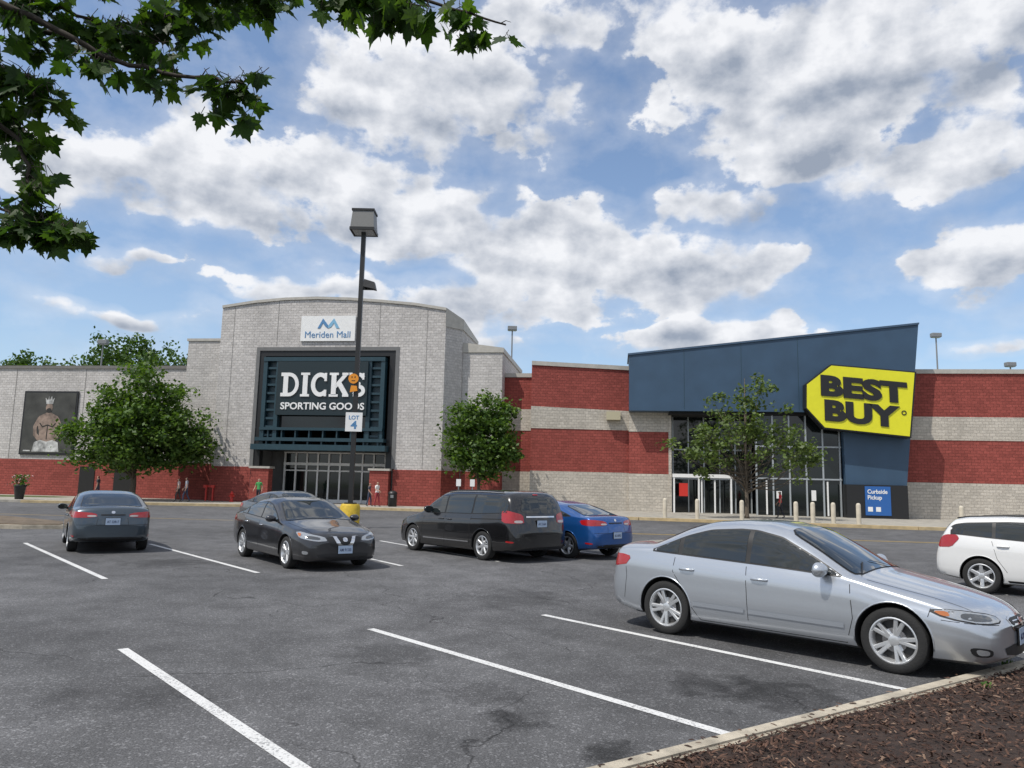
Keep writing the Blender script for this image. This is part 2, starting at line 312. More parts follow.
def linemat(name,col):
    m,nt,b=newmat(name); N=nt.nodes; L=nt.links
    g=N.new('ShaderNodeNewGeometry'); n=N.new('ShaderNodeTexNoise'); n.inputs['Scale'].default_value=38; n.inputs['Detail'].default_value=5; n.inputs['Roughness'].default_value=.75; L.new(g.outputs['Position'],n.inputs['Vector'])
    n2=N.new('ShaderNodeTexNoise'); n2.inputs['Scale'].default_value=1.5; L.new(g.outputs['Position'],n2.inputs['Vector'])
    a=gm('ADD',n.outputs['Fac'],gm('MULTIPLY',n2.outputs['Fac'],0.25,None,N,L),None,N,L)
    mr=N.new('ShaderNodeMapRange'); mr.inputs['From Min'].default_value=0.47; mr.inputs['From Max'].default_value=0.60; L.new(a,mr.inputs['Value'])
    mx=N.new('ShaderNodeMix'); mx.data_type='RGBA'; L.new(mr.outputs[0],mx.inputs['Factor']); mx.inputs['A'].default_value=(0.17,0.17,0.175,1); mx.inputs['B'].default_value=(*col,1)
    L.new(mx.outputs['Result'],b.inputs['Base Color']); b.inputs['Roughness'].default_value=0.7
    return m
M['line']=linemat('line_paint_white',(0.62,0.62,0.61)); M['yline']=linemat('line_paint_yellow',(0.45,0.30,0.06))
def stripe(p,q,wd,z=0.004):
    p=Vector(p);q=Vector(q);d=(q-p).normalized();n=Vector((-d.y,d.x))*wd/2
    return [tuple(p-n),tuple(q-n),tuple(q+n),tuple(p+n)]
def stripes(name,L_,wd,mat,z=0.004):
    V=[];F=[]
    for p,q in L_:
        k=len(V)
        P=stripe(p,q,wd); V+=[(x,y,z) for x,y in P]; F.append((k,k+1,k+2,k+3))
    return mk(name,V,F,mat)
stripes('parking_stall_marking',[((-4.03,8.29),(-0.9,4.63)),((-1.68,9.69),(1.66,5.93)),((.51,11.0),(3.80,7.24)),((2.9,12.5),(6.3,8.9)),((5.2,14.3),(8.6,10.7)),((7.5,16.1),(10.9,12.5)),
 ((-12.72,20.39),(-7.08,13.71)),((-9.69,20.94),(-4.84,15.08)),((-6.6,23.2),(-2.3,16.9)),((-3.97,23.9),(-.2,18.3)),((-0.6,25.2),(3.4,19.6)),((-16.0,19.0),(-10.6,12.4)),((-6.4,6.9),(-3.2,3.2))],0.105,M['line'])
stripes('lane_marking',[((3.0,30.6),(30,27.2)),((3.0,30.85),(30,27.45)),((-40,36.2),(-12,33.6)),((8.2,43.0),(21,38.9))],0.12,M['yline'])
kd=Vector((0.825,0.565)).normalized(); kn=Vector((kd.y,-kd.x)); k0=Vector((1.62,5.72))
a=k0-kd*9; b_=k0+kd*60
kp=[a,b_,b_+kn*0.16,a+kn*0.16]
kerb=slab('kerb',[tuple(p) for p in kp],0.0,0.09,M['kerbc'])
bm=bmesh.new(); bm.from_mesh(kerb.data)
bmesh.ops.bevel(bm,geom=[e for e in bm.edges if min(v.co.z for v in e.verts)>0.08],offset=0.025,segments=3,affect='EDGES'); bm.to_mesh(kerb.data); bm.free()
mulch=simple('mulch_soil',(0.035,0.020,0.014),0.95,var=0.5,vscale=20,bump=1.0,bscale=60)
chipm=[simple('mulch_chip_dark',(0.040,0.020,0.014),0.9,var=0.4,vscale=9),simple('mulch_chip_brown',(0.095,0.050,0.033),0.9,var=0.4,vscale=9),simple('mulch_chip_pale',(0.20,0.13,0.09),0.9)]
V=[];F=[];I=[]
nx,ny=240,24
for i in range(nx):
    for j in range(ny):
        s_=-7+ (i/(nx-1))**1.5*60; t_=0.161+ (j/(ny-1))**1.4*8
        p=k0+kd*s_+kn*t_
        z=0.050+0.05*(1-math.exp(-t_*1.2))+0.018*math.sin(p.x*5.1+2*p.y)*math.cos(p.y*4.3-p.x)+random.uniform(-.008,.008)
        V.append((p.x,p.y,z))
for i in range(nx-1):
    for j in range(ny-1):
        k=i*ny+j; F.append((k,k+1,k+ny+1,k+ny)); I.append(0)
for c in range(30000):
    s_=-2+ (random.random()**1.6)*14; t_=0.17+(random.random()**1.3)*4.5
    if random.random()<.006: t_=random.uniform(-.12,.15)
    p=k0+kd*s_+kn*t_; z=(0.065+0.05*(1-math.exp(-max(0,t_)*1.2))+random.uniform(-.012,.022)) if t_>.15 else (.094 if t_>0 else .004)
    l=random.uniform(.010,.032); wd=random.uniform(.004,.010); th=random.uniform(0,6.28); tl=random.gauss(0,.35) if t_>.15 else 0
    d=Vector((math.cos(th)*math.cos(tl),math.sin(th)*math.cos(tl),math.sin(tl))); n=Vector((-math.sin(th),math.cos(th),random.gauss(0,.5) if t_>.15 else 0)).normalized()
    k=len(V); c0=Vector((p.x,p.y,z)); up=Vector((0,0,wd*.8))
    V+=[c0-d*l-n*wd,c0+d*l*.8-n*wd*.7,c0+d*l+n*wd,c0-d*l*.9+n*wd*.8,c0+up]
    mi=random.choices([1,2,3],[6,5,1])[0]
    F+=[(k,k+1,k+4),(k+1,k+2,k+4),(k+2,k+3,k+4),(k+3,k,k+4)]; I+=[mi]*4
mo=mk('mulch_bed',V,F,[mulch]+chipm,I)
V=[];F=[];I=[]; rr=random.Random(9)
for (s_,t_,n_,h_) in [(4.4,-.03,26,.11),(4.9,.22,30,.08),(3.1,.35,14,.05),(6.3,.4,20,.08)]:
    for i in range(n_):
        p=k0+kd*(s_+rr.gauss(0,.05))+kn*(t_+rr.gauss(0,.03)); z0=.0 if t_<.1 else .075; a=rr.uniform(0,6.28); r_=rr.uniform(.2,.7)*h_; d=Vector((math.cos(a),math.sin(a),0)); s2=Vector((-math.sin(a),math.cos(a),0))*.008
        b0=Vector((p.x,p.y,z0)); k=len(V); V+=[b0-s2,b0+s2,b0+d*r_*.5+Vector((0,0,h_*.7))+s2*1.3,b0+d*r_*.5+Vector((0,0,h_*.7))-s2*1.3,b0+d*r_*1.2+Vector((0,0,h_*rr.uniform(.6,1)))]
        F+=[(k,k+1,k+2,k+3),(k+3,k+2,k+4)]; I+=[0,0]
mk('weeds',V,F,[leaf_mat('weed_leaf',(.07,.14,.03))],I)
side=[(-90,51),(-31,49),(-12,50.5),(-2,48.2),(7.4,43.6),(20.9,39.4),(70,30),(70,70),(-90,75)]
slab('sidewalk',side,0.0,0.15,M['concrete'])
ek=[(-31,49),(-12,50.5),(-2,48.2),(7.4,43.6),(20.9,39.4),(70,30)]
V=[];F=[]
for i in range(len(ek)-1):
    P=stripe(ek[i],ek[i+1],0.5); k=len(V); V+=[(x,y,z) for z in (0.0,.156) for x,y in P]; F+=[tuple(q+k for q in f) for f in BF]
mk('sidewalk_kerb',V,F,simple('kerb_tan',(0.42,0.33,0.19),0.8,var=0.2))
flat('foundation_lawn',[(-90,59.5),(-36,59.5),(-33,58.3),(-33,56),(-36,55),(-90,56.5)],.154,M['grassm'])
slab('planted_island',[(-60,32.5),(-19.8,30.6),(-15.2,27.3),(-14.9,25.9),(-16,25.4),(-60,27)],0,0.13,M['kerbc'])
slab('island_soil',[(-59.8,32.3),(-19.9,30.4),(-15.4,27.2),(-15.1,25.95),(-16.1,25.6),(-59.8,27.2)],0.05,0.16,M['dirt'])

# ------------------------------------------------------------------ mall building (local u along facade, v depth, z up)
ROT=math.radians(-8)
mall=empty('shopping_mall',(0,56,0),ROT)
W_,Rd,Cr=M['white_block'],M['red_block'],M['cream_block']
box('left_wall_lower',-90,-25.5,0,25,0,3.0,Rd,mall); box('left_wall_upper',-90,-25.5,0.02,25,3.0,10.35,W_,mall)
box('left_coping',-90,-25.4,-0.08,25,10.35,10.6,M['coping_dark'],mall)
boxes('left_service_door',[(-31.5,-30.0,-.05,.05,.15,2.5),(-34.5,-33.2,-.05,.05,.15,2.5)],M['dark'],mall)
box('left_step_lower',-25.5,-22.0,-1,22,0,2.9,Rd,mall); box('left_step',-25.5,-22.0,-.98,22,2.9,12.4,W_,mall); box('left_step_cap',-25.6,-22.0,-1.06,22,12.4,12.6,M['coping'],mall)
arch=[(-22.0,14.65),(-19.5,15.0),(-17,15.2),(-14.5,15.25),(-12,15.15),(-9.5,14.95),(-7,14.7),(-4.6,14.3)]
prism('entrance_volume',[(-22,0),(-19.0,0),(-19.0,11.6),(-8.0,11.6),(-8.0,0),(-4.6,0)]+arch[::-1],-2.5,-0.5,W_,mall)
prism('entrance_volume_back',[(-22,0),(-4.6,0)]+arch[::-1],1.2,4.8,W_,mall)
prism('entrance_roof',[(-22,11.7),(-4.6,11.7)]+[(u,z-.02) for u,z in arch[::-1]],-.5,1.2,W_,mall)
boxes('entrance_side_wall',[(-22,-19.05,-.5,1.2,0,11.7),(-7.95,-4.6,-.5,1.2,0,11.7)],W_,mall)
cap=[(u,z) for u,z in arch]+[(u,z+.2) for u,z in arch[::-1]]
prism('entrance_cap',cap,-2.6,4.8,M['coping'],mall)
boxes('entrance_base',[(-22.03,-18.9,-2.54,-.4,0,2.7),(-8.1,-4.57,-2.54,-.4,0,2.7)],Rd,mall)
hexa('entrance_flank',[(-4.6,-2.5),(-3.6,-1.2),(-3.6,4.8),(-4.6,4.8)],[14.3,13.7,13.2,14.3],W_,mall)
hexa('entrance_flank_base',[(-4.58,-2.54),(-3.56,-1.23),(-3.56,0),(-4.58,0)],[2.7,2.7,2.7,2.7],Rd,mall)
hexa('entrance_flank_cap',[(-4.6,-2.6),(-3.53,-1.25),(-3.53,4.8),(-4.6,4.8)],[14.5,13.88,13.38,14.5],M['coping'],mall,z0=13.1)
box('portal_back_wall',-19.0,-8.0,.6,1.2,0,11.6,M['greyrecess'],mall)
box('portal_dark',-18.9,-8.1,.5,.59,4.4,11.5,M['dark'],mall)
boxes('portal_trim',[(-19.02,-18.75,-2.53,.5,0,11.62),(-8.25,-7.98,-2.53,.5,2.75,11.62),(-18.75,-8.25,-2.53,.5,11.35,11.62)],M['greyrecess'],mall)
boxes('portal_dark_border',[(-18.74,-18.3,-2.45,-1.9,0,11.34),(-8.7,-8.26,-2.45,-1.9,2.7,11.34),(-18.3,-8.7,-2.45,-1.9,10.95,11.34)],M['black'],mall)
boxes('control_joints',[(u,u+.05,.008,.1,.2,10.3) for u in (-47,-41,-34.8,-29)]+[(u,u+.045,-2.508,-2.4,11.7,z) for u,z in ((-17.5,15.1),(-9.6,14.9))]+[(-21.0,-20.96,-2.508,-2.4,2.8,14.7),(-6.0,-5.96,-2.508,-2.4,2.8,14.4)],M['joint'],mall)
fr=[(-18.2,-17.9,-2.9,-2.3,4.0,10.8),(-17.2,-16.9,-2.9,-2.3,4.0,10.8),(-10.2,-9.9,-2.9,-2.3,4.0,10.8),(-9.2,-8.9,-2.9,-2.3,4.0,10.8),(-18.2,-8.9,-2.95,-2.25,10.5,10.8),(-18.6,-8.5,-3.4,-2.2,3.95,4.35),(-18.4,-8.7,-3.2,-2.2,4.6,4.85),(-18.2,-8.9,-3.0,-2.3,5.4,5.6)]
for z in np.arange(4.95,10.4,.62): fr+= [(-17.9,-17.2,-2.8,-2.6,z,z+.16),(-9.9,-9.2,-2.8,-2.6,z,z+.16)]
for u in np.arange(-17.6,-9,1.05): fr.append((u,u+.12,-3.1,-2.4,4.36,4.6)); fr.append((u,u+.1,-2.9,-2.4,4.86,5.4))
boxes('steel_canopy',fr,M['teal'],mall)
boxes('canopy_infill',[(-17.88,-17.22,-2.5,-2.4,4.4,10.5),(-9.88,-9.22,-2.5,-2.4,4.4,10.5),(-17.2,-9.9,-2.3,-2.2,5.6,10.5)],M['teal'],mall)
boxes('canopy_glass',[(-17.2,-9.9,-2.5,-2.42,5.6,6.5)],M['glassd'],mall)
box('door_glass',-17.5,-9.4,.30,.45,.15,3.95,M['glassd'],mall)
fr=[(-17.6,-9.3,.2,.5,2.95,3.15),(-17.6,-9.3,.2,.5,3.85,4.0)]
for i in range(10): u=-17.5+i*.885; fr.append((u-.06,u+.06,.18,.5,.15,3.9))
for i in range(9): u=-17.5+i*.885; fr.append((u+.06,u+.825,.22,.5,.15,.4)); fr.append((u+.06,u+.825,.22,.5,2.5,2.6))
boxes('door_frames',fr,M['whitep'],mall)
boxes('entrance_piers',[(-18.7,-17.3,-2.9,-2.2,0,2.6),(-9.7,-8.3,-2.9,-2.2,0,2.6)],Rd,mall)
boxes('entrance_pier_caps',[(-18.8,-17.2,-3.0,-2.1,2.6,2.75),(-9.8,-8.2,-3.0,-2.1,2.6,2.75)],M['coping'],mall)
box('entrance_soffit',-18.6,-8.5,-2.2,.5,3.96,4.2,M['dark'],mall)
hexa('right_step',[(-3.6,-1),(-.6,-1),(-.6,10),(-3.6,10)],[12.0,11.6,11.6,12.0],W_,mall)
hexa('right_step_cap',[(-3.6,-1.08),(-.52,-1.08),(-.52,10),(-3.6,10)],[12.2,11.8,11.8,12.2],M['coping'],mall,z0=11.45)
box('right_step_base',-3.5,-.57,-1.03,0,0,2.7,Rd,mall)
def bands(nm,u0,u1,v,top,b,depth=18):
    z=[0]+list(b)+[top]; mats=[Cr,Rd,Cr,Rd]
    for i in range(4):
        box(f'{nm}_band_{i}',u0,u1,v+(0.03 if mats[i] is Rd else 0),depth,z[i],z[i+1],mats[i],mall)
    box(nm+'_coping',u0-.05,u1+.05,v-.07,depth,top,top+.3,M['coping'],mall)
bands('recess_wall',-.6,1.6,.3,9.8,(2.8,5.8,7.4))
def qwall(nm,u0,v0,u1,v1,zs,depth=18):
    mats=[Cr,Rd,Cr,Rd,M['coping']]
    for i in range(5):
        off=.03 if mats[i] is Rd else (-.06 if i==4 else 0)
        zb0,zb1=zs[i][0],zs[i][1]; zt0,zt1=zs[i+1]
        V=[(u0,v0+off,zb0),(u1,v1+off,zb1),(u1,depth,zb1),(u0,depth,zb0),(u0,v0+off,zt0),(u1,v1+off,zt1),(u1,depth,zt1),(u0,depth,zt0)]
        mk(f'{nm}_{i}',V,BF,mats[i],parent=mall)
qwall('mid_wall',1.6,-1.2,8.6,0,[(0,0),(2.85,2.85),(5.9,5.9),(7.5,7.3),(10.5,10.3),(10.8,10.6)])
box('mid_wall_b_base',8.6,11.4,-.25,.4,0,2.8,Cr,mall); box('mid_wall_b_red',8.6,11.4,-.22,.4,2.8,5.8,Rd,mall); box('mid_wall_b_top',8.6,11.4,-.25,.4,5.8,7.5,Cr,mall)
box('wall_light',7.0,8.0,-.75,-.2,6.6,7.2,simple('fixture_cream',(.42,.38,.26),.6),mall)
bands('right_wall',26.0,80,0,10.1,(2.6,5.5,7.1),25)
prism('blue_wedge',[(8.6,7.2),(22.9,7.2),(23.0,2.35),(26.85,2.35),(28.05,13.25),(8.6,11.15)],-1.5,2.5,M['navy'],mall)
prism('blue_wedge_cap',[(8.5,11.15),(28.07,13.25),(28.09,13.38),(8.5,11.28)],-1.58,2.55,simple('cap_blue',(0.05,0.09,0.15),.5),mall)
boxes('wedge_seams',[(u,u+.03,-1.506,-1.5,7.3,11.2+.1*(u-8.6)) for u in (12.4,16.3,20.1)],M['teal'],mall)
box('pickup_kiosk_wall',22.9,26.75,-1.9,0,0,2.34,M['black'],mall)
box('entry_glass',11.4,22.9,1.3,1.4,.15,7.2,M['glassd'],mall)
box('entry_glass_front',17.3,22.9,-.9,-.84,.15,7.2,M['glassd'],mall)
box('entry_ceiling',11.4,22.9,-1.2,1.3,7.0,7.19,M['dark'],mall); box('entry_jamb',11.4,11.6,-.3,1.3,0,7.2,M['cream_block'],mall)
fr=[]
for i in range(6):
    u=17.3+i*1.1; fr.append((u-.05,u+.05,-1.0,-.8,.15,7.0))
for z in (2.6,4.8): fr.append((17.3,22.9,-1.02,-.8,z,z+.1))
for i in range(6): u=11.8+i*1.1; fr.append((u-.04,u+.04,1.15,1.35,.15,7.0))
for z in (2.5,4.6): fr.append((11.6,17.3,1.13,1.35,z,z+.1))
boxes('entry_frames',fr,M['frame'],mall)
boxes('entry_doors_white',[(11.7,11.8,-.6,-.3,.15,2.6),(13.4,13.5,-.6,-.3,.15,2.6),(15.6,15.7,-.6,-.3,.15,2.6),(11.65,15.75,-.62,-.28,2.6,2.85)],M['whitep'],mall)
boxes('window_posters',[(12.1,12.7,-.53,-.505,1.3,2.2)],M['redpaint'],mall)
boxes('window_notices',[(18.6,18.95,-.93,-.905,1.3,1.8),(20.9,21.2,-.93,-.905,1.2,1.9)],M['whitep'],mall)
boxes('entry_door_leaves',[(13.6,13.7,-.5,-.4,.15,2.45),(14.5,14.6,-.5,-.4,.15,2.45),(17.9,18.0,-1.0,-.93,.2,2.5),(21.9,22.0,-1.0,-.93,.2,2.5)],M['whitep'],mall)
V,F=lathe_vf([(1.2,0),(1.15,.5),(.9,.9),(.5,1.1),(0,1.15)],20); mk('roof_dome',[(x+7.2,y+12,z+10.9) for x,y,z in V],F,M['polegrey'],parent=mall,smooth=True)

def on_mall(name): return empty(name,(0,56,0),ROT)
s=on_mall('store_sign')
tag=[(20.35,9.0),(22.0,10.35),(27.4,9.85),(26.9,5.45),(21.45,6.0),(20.3,7.35)]
prism('tag_edge',tag,-2.5,-1.65,M['black'],s)
cx=sum(p[0] for p in tag)/6; cz=sum(p[1] for p in tag)/6
prism('tag_face',[(cx+(u-cx)*.972,cz+(z-cz)*.96) for u,z in tag],-2.54,-2.45,M['yellow'],s)
text_mesh('lettering_top','BEST',21.3,8.2,5.45,1.45,-2.54,M['black'],s,0.055,.06,math.radians(-5.5),1.02)
text_mesh('lettering_bottom','BUY',21.5,6.52,4.75,1.45,-2.54,M['black'],s,0.055,.06,math.radians(-5.5),1.02)
V,F=lathe_vf([(.10,0.0),(.16,0.0),(.16,.03),(.10,.03),(.10,0)],16,'Y'); mk('tag_hole',[(x+26.5,y-2.57,z+7.1) for x,y,z in V],F,M['black'],parent=s)
s=on_mall('store_sign')
box('sign_board',-17.0,-10.1,-3.1,-2.95,6.5,10.45,M['signboard'],s)
def ribbon(pts,w): 
    pts=[Vector(p) for p in pts]; A=[];B=[]
    for i,p in enumerate(pts):
        d=(pts[min(i+1,len(pts)-1)]-pts[max(i-1,0)]).normalized(); n=Vector((-d.y,d.x))*w/2
        A.append(tuple(p+n)); B.append(tuple(p-n))
    return A+B[::-1]
def arc(cx,cz,rx,rz,a0,a1,n=14): return [(cx+rx*math.cos(math.radians(a0+(a1-a0)*i/n)),cz+rz*math.sin(math.radians(a0+(a1-a0)*i/n))) for i in range(n+1)]
X0,Z0,Hh=-16.65,7.85,1.75; sf=.17
strokes=[]
def bar(x0,x1,z0,z1): strokes.append([(X0+x0,Z0+z0),(X0+x1,Z0+z0),(X0+x1,Z0+z1),(X0+x0,Z0+z1)])
def rib(pts,w): strokes.append(ribbon([(X0+x,Z0+z) for x,z in pts],w))
bar(.18,.54,sf,Hh-sf); rib([(0,.13)]+arc(.62,Hh/2,.62,Hh/2-.13,-90,90)+[(0,Hh-.13)],.26)
bar(1.68,2.04,sf,Hh-sf); bar(1.52,2.20,0,sf); bar(1.52,2.20,Hh-sf,Hh)
rib(arc(3.02,Hh/2,.55,Hh/2-.15,48,312,22),.31); bar(3.32,3.50,Hh-.62,Hh-.02); bar(3.32,3.50,.02,.5)
bar(3.86,4.22,sf,Hh-sf); bar(3.70,4.38,0,sf); bar(3.70,4.38,Hh-sf,Hh); rib([(4.15,.72),(4.95,Hh-.1)],.26); rib([(4.42,1.02),(5.0,.1)],.34); bar(4.72,5.18,0,sf); bar(4.66,5.12,Hh-sf,Hh)
strokes.append([(X0+5.18,Z0+Hh),(X0+5.42,Z0+Hh),(X0+5.36,Z0+Hh-.5),(X0+5.24,Z0+Hh-.5)])
rib(arc(5.93,Hh*.74,.33,Hh*.26-.13,20,270,14)+arc(5.93,Hh*.25,.35,Hh*.25-.13,90,-160,14),.27); bar(6.18,6.32,Hh-.5,Hh-.02); bar(5.52,5.66,.02,.45)
for i,p in enumerate(strokes): prism('letter_stroke',p,-3.17-.003*(i%9),-3.10,M['whitep'],s)
text_mesh('sub_lettering','SPORTING GOODS',-16.6,6.9,6.35,.52,-3.1,M['whitep'],s,0.02,.05)
s=on_mall('mall_sign')
box('panel',-15.6,-11.4,-2.64,-2.52,12.05,13.95,M['whitep'],s)
text_mesh('lettering','Meriden Mall',-15.25,12.3,3.5,.48,-2.64,M['mlogo'],s,0.0,.02)
prism('logo_left',[(-14.3,13.0),(-13.9,13.75),(-13.5,13.25),(-13.5,13.0),(-13.7,13.15),(-13.9,13.4),(-14.1,13.0)],-2.67,-2.63,M['mlogo'],s)
prism('logo_right',[(-13.5,13.0),(-13.45,13.25),(-13.05,13.75),(-12.6,13.0),(-12.85,13.0),(-13.05,13.4),(-13.25,13.1)],-2.67,-2.63,simple('logo_light',(0.2,0.42,0.6),.5),s)
s=on_mall('pickup_sign')
box('panel',24.05,25.65,-1.96,-1.905,.35,2.25,M['bluep'],s)
text_mesh('lettering','Curbside\nPickup',24.2,1.3,1.25,.75,-1.96,M['whitep'],s,0.02,.01)
boxes('symbols',[(24.2,24.5,-1.97,-1.955,.6,.9),(24.7,25.0,-1.97,-1.955,.6,.9)],M['whitep'],s)
s=on_mall('wall_poster')
box('poster_frame',-40.0,-35.2,-.10,-.012,3.35,8.5,M['black'],s)
box('poster_print',-39.85,-35.35,-.12,-.09,3.5,8.35,simple('poster_backdrop',(0.045,0.045,0.040),.6,var=.5,vscale=.9),s)
skin=simple('poster_skin',(0.24,0.175,0.14),.6,var=.45,vscale=2.5); pd=simple('poster_cloth',(0.42,0.42,0.41),.6,var=.6,vscale=2.5); dk=simple('poster_dark',(.02,.018,.015),.6)
def ell(cx,cz,rx,rz,n=18): return [(cx+rx*math.cos(2*math.pi*i/n),cz+rz*math.sin(2*math.pi*i/n)) for i in range(n)]
prism('poster_torso',[(-38.3,4.3),(-38.35,5.2),(-38.55,5.8),(-38.5,6.45),(-38.05,6.65),(-37.85,6.75),(-37.45,6.75),(-37.25,6.65),(-36.8,6.45),(-36.75,5.8),(-36.95,5.2),(-37.0,4.3)],-.13,-.115,skin,s)
prism('poster_head',ell(-37.65,7.15,.30,.42),-.134,-.115,skin,s)
prism('poster_beard',ell(-37.65,6.92,.24,.2),-.138,-.115,dk,s)
prism('poster_arm',ribbon([(-38.4,6.3),(-38.75,5.6),(-38.7,5.0),(-38.2,4.5)],.34),-.137,-.115,skin,s); prism('poster_arm',ribbon([(-36.9,6.3),(-36.5,5.6),(-36.6,5.0),(-37.1,4.5)],.34),-.137,-.115,skin,s)
prism('poster_shade',ribbon([(-38.35,5.9),(-38.1,5.6),(-37.65,5.75),(-37.2,5.6),(-36.95,5.9)],.10),-.140,-.115,dk,s); prism('poster_shade',ribbon([(-37.65,5.7),(-37.65,4.6)],.07),-.1405,-.115,dk,s)
prism('poster_crown',[(-37.95,7.45),(-38.05,7.95),(-37.85,7.75),(-37.75,8.1),(-37.65,7.8),(-37.5,8.1),(-37.42,7.75),(-37.25,7.95),(-37.35,7.45)],-.142,-.116,pd,s)
prism('poster_pads',[(-38.85,3.6),(-38.7,4.35),(-38.2,4.55),(-37.65,4.4),(-37.1,4.55),(-36.6,4.35),(-36.45,3.6)],-.141,-.116,pd,s)
prism('poster_caption',[(-39.6,3.62),(-39.0,3.62),(-39.0,3.72),(-39.6,3.72)],-.141,-.116,pd,s)

# ------------------------------------------------------------------ trees
def tree(name,loc,crown,nclump,nleaf,lsize,sigma,mats,trunk_h,trunk_r,seed,limbs=14,hollow=.55,lean=0):
    r=np.random.default_rng(seed); rr=random.Random(seed)
    e=empty(name,loc)
    cl=[]
    vol=np.array([c[3]*c[4]*c[5] for c in crown])**.7; vol/=vol.sum()
    for i in range(nclump):
        cx,cy,cz,rx,ry,rz=crown[r.choice(len(crown),p=vol)]
        d=r.normal(size=3); d/=np.linalg.norm(d); q=(hollow+(1-hollow)*r.random())*(.80+.34*r.random())
        cl.append((cx+d[0]*rx*q,cy+d[1]*ry*q,cz+d[2]*rz*q))
    cl=np.array(cl)
    per=nleaf//nclump
    wts=r.uniform(.4,1.6,size=nclump)
    C=np.concatenate([c+r.normal(size=(max(3,int(per*w_)),3))*np.array([sigma,sigma,sigma*.7])*r.uniform(.6,1.3) for c,w_ in zip(cl,wts)])
    n=len(C)
    nz=r.normal(size=(n,3)); nz[:,2]=np.abs(nz[:,2])+.5; nz/=np.linalg.norm(nz,axis=1)[:,None]
    t=r.normal(size=(n,3)); t-=nz*(t*nz).sum(1)[:,None]; t/=np.linalg.norm(t,axis=1)[:,None]; b=np.cross(nz,t)
    sz=(lsize*r.uniform(.6,1.3,size=n))[:,None]
    q=np.stack([C-t*sz*.6,C+b*sz*.42+t*sz*.05,C+t*sz*.6,C-b*sz*.42-t*sz*.1],1).reshape(-1,3)
    F=[(4*i,4*i+1,4*i+2,4*i+3) for i in range(n)]
    mk('foliage',q.tolist(),F,mats,(r.random(n)*len(mats)).astype(int).tolist(),parent=e)
    parts=[]
    top=(lean,0,max(c[2] for c in crown)+.3)
    tp=[(0,0,0),(0,0,.15),(.04,.02,trunk_h*.6),(0,.03,trunk_h),(lean*.6,0,(trunk_h+top[2])/2),top]
    parts.append(tube_vf(tp,[trunk_r*1.5,trunk_r*1.1,trunk_r*.95,trunk_r*.85,trunk_r*.5,trunk_r*.12],10))
    idx=r.permutation(nclump)[:limbs]
    for i in idx:
        c=Vector(cl[i]); h=trunk_h*.8+rr.random()*max(.3,(c.z-trunk_h)*.6); s0=Vector((0,0,min(h,top[2]-.3)))
        mid=s0.lerp(c,.5)+Vector((0,0,-.12*(c-s0).length+rr.uniform(-.1,.2)))
        r0=trunk_r*.42*(1-.4*min(1,(s0.z-trunk_h*.8)/max(.1,top[2]-trunk_h)))
        parts.append(tube_vf([s0,s0.lerp(mid,.5)+Vector((0,0,.05)),mid,c],[r0,r0*.75,r0*.5,r0*.15],6))
    V,F,_=merge(parts); mk('trunk',V,F,M['bark'],parent=e,smooth=True)
    return e
lm=[leaf_mat('leaf_deep',(0.045,0.090,0.020)),leaf_mat('leaf_mid',(0.070,0.130,0.028)),leaf_mat('leaf_light',(0.11,0.18,0.038))]
lm3=[leaf_mat('leaf_pale_a',(0.095,0.14,0.042)),leaf_mat('leaf_pale_b',(0.14,0.19,0.065)),leaf_mat('leaf_pale_c',(0.065,0.10,0.032))]
tree('shade_tree',(-26.3,53.5,.15),[(0,0,4.8,4.2,3.8,2.7),(-1.4,0,4.2,3.6,3.2,2.1),(1.5,.3,4.5,3.5,3.2,2.3),(.1,0,6.8,3.1,2.8,2.6),(0.1,0,8.5,1.7,1.6,1.5)],180,23000,.26,.50,lm,1.8,.2,11)
tree('shade_tree',(-2.1,51.6,.15),[(0,0,4.6,2.6,2.3,2.3),(.1,0,6.2,2.2,2,1.8),(0,0,3.4,2.4,2,1.3)],95,11000,.24,.40,lm,1.6,.13,12)
tree('shade_tree',(14.1,45.6,.15),[(0,0,4.5,4.4,3,2.3),(.4,0,6.4,2.8,2.2,2.0),(-2.8,0,3.9,2.0,2,1.6),(3.0,0,3.9,2.0,2,1.6),(0.9,0,8.1,1.2,1,1.3)],105,4300,.22,.30,lm3,1.7,.12,23,limbs=50,hollow=.3)
e=empty('background_trees',(0,0,0))
r=np.random.default_rng(5); C=[]
for k in range(30):
    x=-95+k*1.95+r.uniform(-1,1); top=16.6+3.4*math.exp(-((x+52)/7)**2)+r.uniform(-.8,1.1)+ (1.2 if x<-66 else 0)
    y=100+r.uniform(-3,6)
    for c in range(26):
        d=r.normal(size=3); d/=np.linalg.norm(d); cc_=np.array([x,y,top-3.4])+d*np.array([2.6,2.6,3.4])*r.uniform(.6,1)
        C.append(cc_+r.normal(size=(34,3))*.55)
C=np.concatenate(C); n=len(C); nz=r.normal(size=(n,3)); nz[:,2]=np.abs(nz[:,2]); nz/=np.linalg.norm(nz,axis=1)[:,None]
t=r.normal(size=(n,3)); t-=nz*(t*nz).sum(1)[:,None]; t/=np.linalg.norm(t,axis=1)[:,None]; b=np.cross(nz,t); sz=.42
q=np.stack([C-t*sz*.6,C+b*sz*.42,C+t*sz*.6,C-b*sz*.42],1).reshape(-1,3)
mk('foliage',q.tolist(),[(4*i,4*i+1,4*i+2,4*i+3) for i in range(n)],lm[:2],(r.random(n)*2).astype(int).tolist(),parent=e)
box('slope',-140,-38,102,130,-1,15.0,M['grassm'],e)

